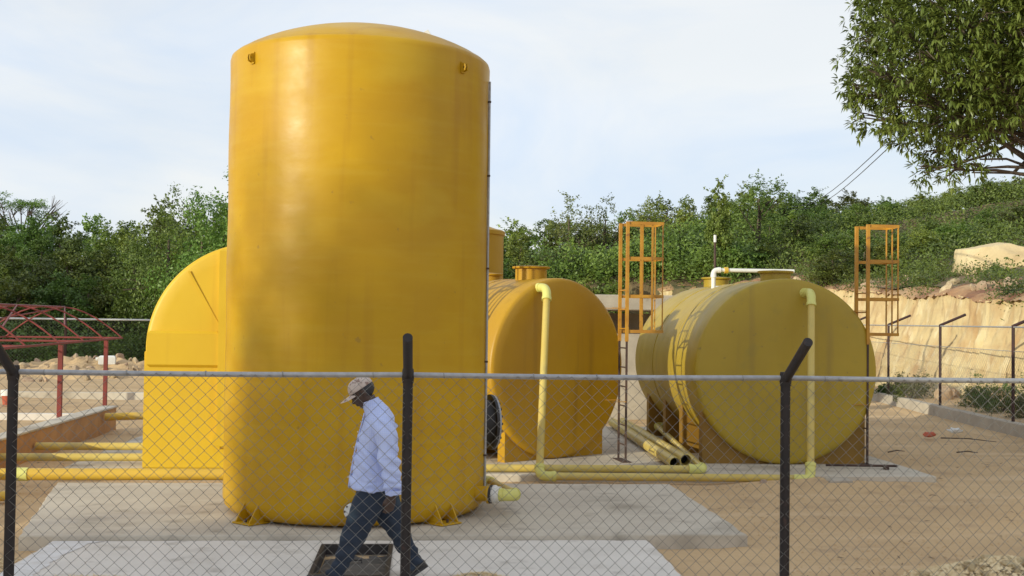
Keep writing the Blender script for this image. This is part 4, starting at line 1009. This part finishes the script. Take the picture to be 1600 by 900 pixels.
# flat-topped thorn tree at far left
def thorn():
    x, y = ray_xy(35, 72); t = thing('thorn_tree', 'flat topped sparse thorn tree on the skyline at far left', 'tree', (x, y, hill_h(x, y) - .2)); m_ = MB(); rr = random.Random(4); C_ = []
    zt = CAMH + (hor(35) - 306) * 72 / 1850 - t.location.z
    m_.tube([(0, 0, 0), (.1, 0, zt * .45), (-.1, 0, zt * .62)], [.22, .16, .12], 7)
    for k in range(15):
        e = Vector((rr.uniform(-2.1, 2.6), rr.uniform(-1.5, 1.5), zt - rr.uniform(.15, 1.1))); b = Vector((-.05, 0, zt * rr.uniform(.45, .62)))
        mid = (b + e) / 2 + Vector((rr.uniform(-.2, .2), 0, -.15)); m_.tube([b, mid, e], [.07, .05, .02], 5)
        for q in range(7):
            e2 = e + Vector((rr.uniform(-.7, .8), rr.uniform(-.5, .5), rr.uniform(-.1, .3))); m_.tube([mid * .4 + e * .6, e2], [.014, .006], 4)
            if e.x < .75 or rr.random() < .15: C_ += [e2 + Vector((rr.gauss(0, .16), rr.gauss(0, .16), rr.gauss(0, .07))) for _ in range(42)]
    m_.build('trunk', 'bark', t); c = np.array(C_); V_ = leaves(c, np.tile([0, 0, 1.0], (len(c), 1)), .055, .6, .6)
    o = bpy.data.objects.new('crown', fast_quads('foliage', V_, 'leaf')); COL.objects.link(o); o.parent = t
thorn()
# low undergrowth: front skirts of the thicket, counted by nobody
def skirt(name, label, fn, n, leaf, m, seed):
    rg = np.random.default_rng(seed); nc = n // 28; cc = np.array([fn(rg) for _ in range(nc)]); idx = rg.integers(0, nc, n)
    c = cc[idx] + rg.normal(0, 1, (n, 3)) * np.array([.28, .28, .20]); nm = np.tile([0, -.3, .8], (n, 1))
    o = bpy.data.objects.new(name, fast_quads(name, leaves(c, nm, leaf, .5, .7, rg), m)); COL.objects.link(o); tag(o, label, kind='stuff')
def back_fn(x0, x1, y0, y1, hmax):
    def fn(rg):
        x = rg.uniform(x0, x1); y = rg.uniform(y0, y1); g_ = hill_h(x, y); g_ = 0 if g_ < -1 else g_
        return (x, y, max(0, g_) + rg.uniform(0, hmax) * (.6 + .4 * fbm(x * .5, y * .5)))
    return fn
skirt('undergrowth', 'tangled dark undergrowth behind the left fence', back_fn(-30, -2, 49.2, 53, 2.4), 42000, .08, 'leaf', 51)
skirt('undergrowth', 'tangled undergrowth behind the tanks and block house', back_fn(0, 13.5, 47.5, 53, 2.6), 42000, .08, 'leaf', 52)
def slope_fn(rg):
    while True:
        y = rg.uniform(28, 56); s_ = 2.2 + 22 * rg.uniform() ** 1.2; x = cliff_x(y) + s_
        if fbm(x * .35, y * .35, 7) < .12 - s_ * .06: continue
        if (x - 19.2) ** 2 + (y - 37.0) ** 2 < 8.5: continue
        return (x, y, hill_h(x, y) + rg.uniform(0, .75) * min(1, s_ / 5))
skirt('undergrowth', 'low creeping greenery over the slope above the sandy bank', slope_fn, 110000, .065, 'leaf', 53)
def lip_fn(rg):
    while True:
        y = rg.uniform(26, 46); x = cliff_x(y) + .6 + 3.2 * rg.uniform()
        if fbm(x * .9, y * .7, 17) < .10 - (x - cliff_x(y) - 2) * .12: continue
        return (x, y, cliff_top(y) + .05 + .55 * min(1, (x - cliff_x(y) - .5) / 3.2) + rg.uniform(0, .18))
skirt('grass_tufts', 'dry grass and weeds along the reddish lip of the bank', lip_fn, 26000, .045, 'leaf', 54)
for k in range(26):
    y = rnd.uniform(27, 45); x = cliff_x(y) + rnd.uniform(.5, 2.6); s_ = rnd.uniform(.07, .24)
    put('stone', stones[k % 5], (x, y, cliff_top(y) + .12 + .16 * (x - cliff_x(y) - .5)), (s_ * 1.4, s_, s_ * .7), (rnd.uniform(0, 6), rnd.uniform(0, 6), 0), 'tan lump of soil on the lip of the sandy bank', 'stone', 'soil lumps along the lip of the bank')
# bushes at the foot of the bank
def bush(px, d, wdt, hgt, label, m='leaf', seed=1):
    x, y = ray_xy(px, d); rr = random.Random(seed); lobes = [(rr.uniform(-.5, .5) * wdt, rr.uniform(-.3, .3) * wdt, rr.uniform(.15, .6) * hgt, rr.uniform(.3, .5) * min(wdt, hgt * 1.3)) for _ in range(7)]
    c, nm, rg = crown_points(seed, lobes, 2600, .3); t = thing('low_bush', label, 'bush', (x, y, .22), 0, 'bushes at the foot of the bank')
    o = bpy.data.objects.new('foliage', fast_quads('foliage', leaves(c, nm, .035, .35, .8, rg), m)); COL.objects.link(o); o.parent = t
    m_ = MB()
    for L_ in lobes: m_.tube([(0, 0, -.05), (L_[0] * .5, L_[1] * .5, L_[2] * .6), L_[:3]], [.02, .014, .006], 4)
    m_.build('stems', 'bark', t)
bush(1425, 31.5, .95, .75, 'grey green bush between the first and second boundary posts', seed=2)
bush(1530, 28.6, .75, .55, 'small dry bush midway between second and third boundary posts', seed=3)
bush(1562, 27.0, 1.0, .95, 'dark bush just left of the third boundary post', seed=4)
bush(1600, 25.2, .8, .8, 'dark bush at the right edge by the third boundary post', seed=5)
bush(1395, 33.0, .5, .35, 'small dry tuft at the first boundary post', seed=6)
for k, (px, d) in enumerate(((1447, 31.2), (1490, 29.4), (1510, 28.6), (1550, 27.6), (1465, 32.0), (1580, 27.5), (1535, 29.8))):
    x, y = ray_xy(px, d); s_ = rnd.uniform(.18, .4)
    put('stone', stones[k % 5], (x + .5, y, .3), (s_, s_, s_ * .7), (rnd.uniform(0, 6), rnd.uniform(0, 6), 0), 'tan clod fallen at the foot of the sandy bank', 'stone', 'clods at the foot of the bank')
# shrubs growing at the boulders
for k, (x, y, z, lb) in enumerate(((18.35, 36.9, 3.70, 'small shrub against the left face of the big boulder'), (19.9, 36.6, 3.60, 'small dark shrub under the right side of the big boulder'))):
    rr = random.Random(k); lobes = [(rr.uniform(-.3, .3), rr.uniform(-.2, .2), rr.uniform(.05, .35), rr.uniform(.10, .2)) for _ in range(5)]
    c, nm, rg = crown_points(60 + k, lobes, 500, .3); t = thing('low_bush', lb, 'bush', (x, y, z))
    o = bpy.data.objects.new('foliage', fast_quads('foliage', leaves(c, nm, .05, .4, .8, rg), 'leaf')); COL.objects.link(o); o.parent = t

# mango tree overhanging at upper right
def mango():
    MX, MY = ray_xy(1660, 21.5); t = thing('mango_tree', 'large leafy mango tree overhanging the upper right corner', 'tree', (MX, MY, .0)); rr = random.Random(12); rg = np.random.default_rng(12)
    lobes = []
    for px, py, rp in ((1400, 20, 62), (1398, 100, 68), (1368, 140, 42), (1385, 188, 44), (1343, 132, 27), (1455, 60, 85), (1462, 150, 72), (1440, 205, 34), (1472, 232, 32), (1460, 272, 22), (1496, 272, 20), (1530, 60, 95), (1530, 150, 66),
                       (1518, 200, 38), (1595, 60, 90), (1590, 140, 58), (1625, 175, 42), (1365, 60, 36), (1560, -60, 110), (1450, -60, 95), (1660, 0, 125), (1710, 110, 110), (1770, 0, 125), (1725, 190, 70), (1370, -10, 40)):
        x, z, r_ = (px - 1660) / 86, 2.2 + (511 - py) / 86, rp / 86
        for q in (-.8, .75): lobes.append((x + rr.uniform(-.05, .05), q * min(1.5, .4 + r_), z + rr.uniform(-.05, .05), r_ * .92))
    for _ in range(7): lobes.append((rr.uniform(-1.2, 1.5), rr.choice([-1, 1]) * rr.uniform(1.8, 2.4), rr.uniform(6.3, 8.5), rr.uniform(.8, 1.1)))
    # rosettes: whorls of long drooping leaves at twig ends
    C_ = []; A_ = []; 
    w = np.array([l[3] ** 2 for l in lobes]); w /= w.sum()
    NR = 9600
    li = rg.choice(len(lobes), NR, p=w); L_ = np.array(lobes)[li]
    d = rg.normal(0, 1, (NR, 3)); d /= np.linalg.norm(d, axis=1, keepdims=True)
    cen = L_[:, :3] + d * L_[:, 3:4] * rg.uniform(.3, 1.12, (NR, 1)) ** .7
    out = d * .8 + np.array([0, 0, .25])
    V_ = []
    K = 8
    for k in range(K):
        a = rg.normal(0, .8, (NR, 3)) + out; a[:, 2] -= .45; a /= np.linalg.norm(a, axis=1, keepdims=True)
        u = np.cross(a, np.array([0, 0, 1.0]) + rg.normal(0, .3, (NR, 3))); u /= np.linalg.norm(u, axis=1, keepdims=True) + 1e-9
        Lf = rg.uniform(.085, .18, (NR, 1)); wd = Lf * .15; st = cen + a * .02
        mid = st + a * Lf * .5; tip = st + a * Lf + np.array([0, 0, -1.0]) * Lf * .22
        V_.append(np.stack([st, mid + u * wd, tip, mid - u * wd], 1).reshape(-1, 3))
    V_ = np.concatenate(V_)
    o = bpy.data.objects.new('crown', fast_quads('foliage', V_, 'mango')); COL.objects.link(o); o.parent = t
    m_ = MB(); m_.tube([(.25, 0, -.5), (.15, 0, 1.5), (.05, 0, 3.4), (-.25, 0, 4.9), (-.42, 0, 5.7), (-.3, 0, 7.5)], [.30, .24, .20, .165, .14, .07], 12); m_.build('trunk', 'bark', t)
    m_ = MB()
    for L1 in lobes[:44]:
        b = Vector((-.4 + rr.uniform(-.02, .15), 0, rr.uniform(4.6, 6.8))); e = Vector(L1[:3]); mid = (b + e) / 2 + Vector((0, 0, rr.uniform(-.1, .25)))
        m_.tube([b, mid, e], [.038, .026, .012], 6)
        for q in range(6):
            e2 = e + Vector((rr.gauss(0, 1), rr.gauss(0, 1), rr.gauss(0, .8))).normalized() * L1[3] * .9; m_.tube([mid * .3 + e * .7, (e + e2) / 2 + Vector((0, 0, .05)), e2], [.018, .012, .006], 4)
    for pts in ([(-.38, 0, 5.05), (-.8, -.1, 5.12), (-1.1, -.1, 5.22), (-1.6, -.1, 5.2)], [(-.38, 0, 4.95), (-.9, 0, 4.98), (-1.7, 0, 4.97)], [(-.9, 0, 5.0), (-.6, 0, 5.3), (-.5, 0, 5.9)]):
        m_.tube(pts, [.035, .028, .022, .014][:len(pts)] if len(pts) == 4 else [.032, .022, .012], 6)
    m_.build('limbs', 'bark', t)
mango()
# service wires out of the tree
for k, (pa, pb) in enumerate((((1392, 214, 24), (1228, 322, 60)), ((1398, 220, 24), (1236, 326, 60)))):
    def P(q):
        px, py, d = q; x, y = ray_xy(px, d); return Vector((x, y, CAMH + (hor(px) - py) * d / 1850))
    a, b = P(pa), P(pb); t = thing('overhead_wire', ('upper' if k == 0 else 'lower') + ' thin service wire sloping down left from the mango tree', 'wire', a, 0, 'overhead service wires')
    m_ = MB(); m_.tube([(b - a) * (i / 12) - Vector((0, 0, .5 * math.sin(PI * i / 12))) for i in range(13)], .010, 5); m_.build('cable', 'black', t)

# trees standing outside the left of the view; their shade falls across the front of the yard
def shade_tree(x, y, h, wd, var):
    t = bpy.data.objects.new('shade_tree', None); COL.objects.link(t); t.location = (x, y, 0); t.rotation_euler = (0, 0, rnd.uniform(0, 6)); t.scale = (wd, wd, h / 5)
    tag(t, 'leafy roadside tree left of the yard, outside the photograph', 'tree', 'trees left of the yard')
    for nm, me in (('crown', VAR[var][0]), ('trunk', VAR[var][1])):
        o = bpy.data.objects.new(nm, me); COL.objects.link(o); o.parent = t
for k, c_ in enumerate([-9, -5.0, -1, 3, 7.0, 10.2, 12.6, 14.4]):
    for j in range(4):
        x = -40 - 4 * j + rnd.uniform(-.6, .6); y = c_ + .70 * x + rnd.uniform(-.4, .4)
        hh = 16.0 if k < 5 else (15.6, 14.0, 10.8)[k - 5]
        shade_tree(x, y, hh + .6 * j + rnd.uniform(-.3, .3), 1.75 if k < 6 else 1.3, [0, 7, 2, 7, 4][k % 5])
for k in range(9):
    shade_tree(-36 + rnd.uniform(-1, 1), 29 + 2.9 * k, 10.2 + rnd.uniform(-.7, .7), 1.4, [7, 1, 7, 3][k % 4])

# ------------------------------------------------------------------ the man
def loft(mb, rings, n=22, ref=(0, 1, 0)):
    """rings: (x,y,z, r_in_plane, r_depth)"""
    P_ = [Vector(r_[:3]) for r_ in rings]; vs = []; fs = []; k = len(P_)
    for i, r_ in enumerate(rings):
        d = (P_[min(i + 1, k - 1)] - P_[max(i - 1, 0)]).normalized(); e = Vector(ref); e = (e - d * e.dot(d)).normalized(); q = d.cross(e)
        for j in range(n):
            a = 2 * PI * j / n; vs.append(P_[i] + q * math.cos(a) * r_[3] + e * math.sin(a) * r_[4])
    for i in range(k - 1):
        for j in range(n): fs.append((i * n + j, i * n + (j + 1) % n, (i + 1) * n + (j + 1) % n, (i + 1) * n + j))
    fs.append(tuple(range(n - 1, -1, -1))); fs.append(tuple(range((k - 1) * n, k * n)))
    mb.add(vs, fs); return mb
def dens(rings, k=4):
    """smooth (Catmull-Rom) refinement of the rings"""
    out = []; n = len(rings)
    for i in range(n - 1):
        p0, p1, p2, p3 = rings[max(0, i - 1)], rings[i], rings[i + 1], rings[min(n - 1, i + 2)]
        for q in range(k):
            t = q / k; out.append(tuple(.5 * (2 * b + (c - a) * t + (2 * a - 5 * b + 4 * c - d) * t * t + (3 * b - a - 3 * c + d) * t ** 3) for a, b, c, d in zip(p0, p1, p2, p3)))
    out.append(rings[-1]); return out
def remeshed(mb, name, m, parent, vox, smooth=3, fn=None):
    o = mb.build('tmp', m, None, smooth=False)
    r_ = o.modifiers.new('r', 'REMESH'); r_.mode = 'VOXEL'; r_.voxel_size = vox; r_.use_smooth_shade = True
    if smooth: s_ = o.modifiers.new('s', 'SMOOTH'); s_.factor = .5; s_.iterations = smooth
    dg = bpy.context.evaluated_depsgraph_get(); dg.update(); ev = o.evaluated_get(dg); me = bpy.data.meshes.new_from_object(ev)
    bpy.data.objects.remove(o)
    if fn:
        nrm = [v.normal.copy() for v in me.vertices]
        for v, n_ in zip(me.vertices, nrm): v.co = v.co + n_ * fn(v.co)
    me.materials.clear(); me.materials.append(M[m]); me.polygons.foreach_set('use_smooth', [True] * len(me.polygons))
    q = bpy.data.objects.new(name, me); COL.objects.link(q); q.parent = parent; return q
PX, PY, PZ = -.34, 9.6, .10
man = thing('person', 'man in pale blue shirt, dark jeans and light cap walking left, head bowed', 'person', (PX, PY, PZ))
def lp(x, y, z): return (x - PX, y, z - PZ)
def LR(rs): return [(x - PX, y, z - PZ, a, b) for x, y, z, a, b in rs]
# shirt
mb = MB()
loft(mb, dens(LR([(-.385, 0, .835, .183, .20), (-.380, 0, .93, .176, .195), (-.368, 0, 1.05, .170, .19), (-.352, 0, 1.17, .165, .20), (-.338, 0, 1.29, .150, .215), (-.338, 0, 1.37, .130, .215),
                  (-.35, 0, 1.43, .105, .17), (-.375, 0, 1.475, .083, .10), (-.395, 0, 1.505, .070, .076)])))
loft(mb, dens(LR([(-.325, -.15, 1.40, .07, .06), (-.300, -.228, 1.36, .086, .068), (-.270, -.268, 1.25, .080, .062), (-.250, -.285, 1.12, .074, .058), (-.234, -.285, 1.02, .072, .056), (-.218, -.278, .93, .072, .054), (-.208, -.270, .865, .066, .050), (-.206, -.268, .838, .060, .046)])))
loft(mb, dens(LR([(-.325, .15, 1.40, .07, .06), (-.33, .215, 1.36, .088, .07), (-.34, .245, 1.22, .078, .064), (-.35, .255, 1.08, .070, .06), (-.385, .245, .96, .064, .055), (-.41, .24, .88, .055, .048)])))
def shirt_fn(p):
    x, z, y = p.x + PX, p.z + PZ, p.y
    w = .016 * fbm(x * 5 + z * 4, y * 5, z * 9 + x * 3, 3)
    w += .0135 * math.sin((z * 1.0 + x * .9) * 62 + 3 * nz(x * 5, y * 5, z * 5)) * ss(-.15, .3, nz(x * 4, y * 4, z * 4 + 3))
    if y < -.19: w += .012 * math.sin(z * 95 + 5 * nz(x * 9, y * 9, z * 6)) * (ss(1.0, .9, z) * .9 + .25 * ss(.1, 0, abs(z - 1.1)))
    return w
shirt = remeshed(mb, 'shirt', 'shirt', man, .011, 2, shirt_fn)
mb = MB(); loft(mb, dens(LR([(-.385, 0, 1.485, .078, .082), (-.400, 0, 1.515, .076, .078), (-.412, 0, 1.545, .070, .074)])), 28); mb.build('collar', 'shirt', shirt)
mb = MB(); pts = [Vector(lp(x, -.028, z)) for x, z in ((-.570, .85), (-.562, .93), (-.540, 1.05), (-.520, 1.17), (-.492, 1.29), (-.470, 1.37), (-.455, 1.44))]
for a, b in zip(pts, pts[1:]): mb.bar(a, b, .030, .010, ref=(1, 0, 0))
mb.build('placket', 'shirt', shirt)
for k in range(5):
    p = pts[k + 1] + Vector((-.012, 0, 0)); mb = MB(); mb.lathe([(.006, 0), (.006, .003), (.001, .004)], p, (-1, -.3, .2), 10); mb.build('button', 'button', shirt)
mb = MB(); mb.box(lp(-.455, -.165, 1.22), (.10, .012, .12), rz=R(-38), bev=.003); 
mb = MB(); loft(mb, LR([(-.207, -.270, .862, .069, .053), (-.2055, -.268, .828, .064, .049)]), 24); mb.build('cuff', 'shirt', shirt)
# trousers
mb = MB()
loft(mb, dens(LR([(-.35, 0, .98, .145, .165), (-.350, 0, .88, .163, .172), (-.345, 0, .79, .163, .172), (-.34, 0, .72, .12, .15)])))
loft(mb, dens(LR([(-.385, -.085, .84, .115, .095), (-.415, -.09, .72, .122, .098), (-.462, -.09, .60, .112, .090), (-.515, -.09, .48, .098, .080), (-.570, -.09, .36, .078, .070), (-.625, -.09, .24, .066, .063), (-.665, -.09, .155, .072, .066)])))
loft(mb, dens(LR([(-.31, .085, .84, .118, .095), (-.285, .088, .73, .118, .096), (-.238, .09, .61, .108, .088), (-.178, .09, .49, .092, .078), (-.115, .09, .37, .075, .066), (-.055, .09, .265, .066, .062), (-.012, .09, .20, .074, .066)])))
def jean_fn(p):
    x, z, y = p.x + PX, p.z + PZ, p.y
    w = .015 * fbm(x * 6, y * 5, z * 10, 3) + .008 * math.sin(z * 85 + x * 30 + 4 * nz(x * 6, y * 6, z * 6)) * ss(.42, .2, z)
    return w + .004 * math.sin((x + z) * 60) * ss(.1, .02, abs(z - .55))
remeshed(mb, 'trousers', 'jeans', man, .011, 2, jean_fn)
mb = MB(); loft(mb, LR([(-.356, 0, .955, .150, .168), (-.357, 0, .925, .154, .171)]), 28); mb.build('belt', 'black', man)
# body: head, neck, arms and hands in one skin
mb = MB(); tilt = Matrix.Rotation(R(-34), 3, 'Y')           # head bowed towards -X
HC = Vector(lp(-.472, 0, 1.603))
def H(c, r_, rot=True, nu=18, nv=14): mb.ell(HC + tilt @ Vector(c), r_, tilt if rot else None, nu, nv)
H((0.010, 0, .035), (.097, .076, .088)); H((-.020, 0, -.02), (.078, .066, .085)); H((-.035, 0, -.075), (.048, .046, .042)); H((-.055, 0, -.088), (.026, .028, .024))
H((-.088, 0, .022), (.016, .052, .012)); H((-.098, 0, -.028), (.022, .017, .016)); H((-.092, 0, -.008), (.013, .011, .030)); H((-.086, 0, -.056), (.016, .026, .007)); H((-.082, 0, -.068), (.016, .023, .008))
H((-.060, -.045, -.02), (.026, .020, .022)); H((-.060, .045, -.02), (.026, .020, .022))
for s_ in (-1, 1): H((.012, s_ * .076, -.005), (.020, .008, .032)); H((-.084, s_ * .030, .004), (.010, .014, .008))
loft(mb, dens(LR([(-.37, 0, 1.42, .06, .07), (-.395, 0, 1.50, .056, .060), (-.430, 0, 1.565, .056, .056)])))
loft(mb, dens(LR([(-.35, 0, 1.44, .08, .15), (-.345, 0, 1.30, .10, .15), (-.35, 0, 1.1, .11, .13), (-.35, 0, .9, .12, .13)])), 18)
for s_, ws in ((-1, (-.300, -.262, -.230, -.218)), (1, (-.33, -.355, -.40, -.43))):
    yy = (.235 if s_ > 0 else .263) * s_
    loft(mb, dens(LR([(-.34, .13 * s_, 1.38, .045, .045), (ws[0], .20 * s_, 1.34, .050, .048), (ws[1], yy * 1.04, 1.12, .040, .040), (ws[2], yy * 1.03, .95, .034, .033), (ws[3], yy, .83, .027, .024)])), 16)
    wx = ws[3]
    loft(mb, dens(LR([(wx, yy, .845, .027, .023), (wx - .004, yy, .805, .034, .021), (wx - .012, yy, .765, .041, .019), (wx - .018, yy, .735, .040, .016)])), 16)
    # four fingers, curled a little inward and forward, and the thumb at the front
    for k, (fx, ln) in enumerate(((-.031, .068), (-.010, .078), (.011, .074), (.030, .058))):
        b0 = Vector((wx - .018 + fx, yy, .742)); cy = -s_ * .35
        d1 = Vector((-.10 - fx * .5, cy * .3, -1)).normalized(); d2 = Vector((-.38, cy * .8, -.9)).normalized(); d3 = Vector((-.55, cy * 1.3, -.55)).normalized()
        q = [b0 + Vector((0, 0, .02)), b0, b0 + d1 * ln * .42, b0 + d1 * ln * .42 + d2 * ln * .32, b0 + d1 * ln * .42 + d2 * ln * .32 + d3 * ln * .26]
        mb.tube([Vector(lp(*v)) for v in q], [.0085, .0092, .0086, .0078, .0062], 10)
    b0 = Vector((wx - .028, yy + -s_ * .002, .80)); q = [b0, b0 + Vector((-.022, -s_ * .008, -.022)), b0 + Vector((-.036, -s_ * .016, -.046)), b0 + Vector((-.040, -s_ * .022, -.070))]
    mb.tube([Vector(lp(*v)) for v in q], [.013, .0115, .0100, .0075], 10)
body = remeshed(mb, 'body', 'skin', man, .0048, 1)
for s_ in (-1, 1):
    mb = MB(); mb.ell(HC + tilt @ Vector((-.083, s_ * .030, .003)), (.009, .011, .006), tilt, 12, 8); mb.build('eye', 'button', body)
mb = MB(); mb.ell(HC + tilt @ Vector((.022, 0, .020)), (.090, .0785, .080), tilt, 24, 16); mb.build('hair', 'black', man)
# cap
cc = HC + tilt @ Vector((.004, 0, .045)); n1, n2 = 36, 12; vs = []; fs = []
for i in range(n2 + 1):
    a = PI / 2 * i / n2
    for j in range(n1):
        t_ = 2 * PI * j / n1; rr_ = math.cos(a) ** .72
        p = Vector((.108 * rr_ * math.cos(t_) + .004, .086 * rr_ * math.sin(t_), .094 * math.sin(a) ** .9 - .012))
        p *= 1 + .018 * fbm(p.x * 18, p.y * 18, p.z * 18, 2) - .010 * max(0, math.cos(3 * t_)) ** 12 * (i < n2)
        vs.append(cc + tilt @ p)
fs = [(i * n1 + j, i * n1 + (j + 1) % n1, (i + 1) * n1 + (j + 1) % n1, (i + 1) * n1 + j) for i in range(n2) for j in range(n1)]
mb = MB(); mb.add(vs, fs); capo = mb.build('cap_crown', 'cap', man, angle=80)
so_ = capo.modifiers.new('thick', 'SOLIDIFY'); so_.thickness = .003
mb = MB(); vs = []; nb = 9; nw = 15
for layer in (0, -.004):
    for i in range(nb + 1):
        for j in range(nw + 1):
            v_ = -1 + 2 * j / nw; t_ = i / nb
            x = -(.088 * math.sqrt(max(0, 1 - (v_ * .80) ** 2)) + .100 * t_ * math.sqrt(max(0.0, 1 - abs(v_) ** 2.6)) + .01)
            p = Vector((x, v_ * .072, -.008 - .020 * v_ * v_ - .010 * t_ + layer)); vs.append(cc + tilt @ p)
def ix(l, i, j): return l * (nb + 1) * (nw + 1) + i * (nw + 1) + j
for l in (0, 1):
    for i in range(nb):
        for j in range(nw): fs_ = (ix(l, i, j), ix(l, i + 1, j), ix(l, i + 1, j + 1), ix(l, i, j + 1)); mb.f.append(fs_)
for i in range(nb): mb.f += [(ix(0, i, 0), ix(0, i + 1, 0), ix(1, i + 1, 0), ix(1, i, 0)), (ix(0, i, nw), ix(0, i + 1, nw), ix(1, i + 1, nw), ix(1, i, nw))]
for j in range(nw): mb.f.append((ix(0, nb, j), ix(0, nb, j + 1), ix(1, nb, j + 1), ix(1, nb, j)))
mb.v = [Vector(v) for v in vs]; mb.build('cap_brim', 'cap', man, angle=60)
# shoes
for nm, c0, ang, yy in (('shoe', (-.715, 0, .138), R(6), -.09), ('shoe', (-.035, 0, .165), R(-32), .09)):
    mb = MB(); rt = Matrix.Rotation(ang, 3, 'Y'); cpos = Vector(lp(c0[0], yy, c0[2]))
    rings = [(.105, .030, .026), (.095, .040, .034), (.05, .052, .038), (.0, .048, .040), (-.06, .036, .045), (-.12, .026, .046), (-.155, .018, .036), (-.170, .010, .018)]
    vs = []; nn = 18
    for x, h_, w_ in rings:
        for j in range(nn):
            a = 2 * PI * j / nn; z = h_ * math.sin(a); z = max(z, -.018)
            vs.append(cpos + rt @ Vector((x, w_ * math.cos(a), z + (.012 if h_ > .04 else 0))))
    k_ = len(rings); fs = [(i * nn + j, i * nn + (j + 1) % nn, (i + 1) * nn + (j + 1) % nn, (i + 1) * nn + j) for i in range(k_ - 1) for j in range(nn)] + [tuple(range(nn)), tuple(range((k_ - 1) * nn, k_ * nn))]
    mb.add(vs, fs); s1 = mb.build(nm, 'shoe', man)
    mb = MB(); n_ = 20; pl = []
    for j in range(n_):
        a = 2 * PI * j / n_; x = -.032 + .142 * math.cos(a); w_ = (.046 if x < 0 else .040) * math.sin(a); pl.append((x, w_))
    mb.prism(pl, lambda p: cpos + rt @ Vector((p[0], p[1], -.034)), lambda p: cpos + rt @ Vector((p[0], p[1], -.010))); mb.build('sole', 'black', s1)
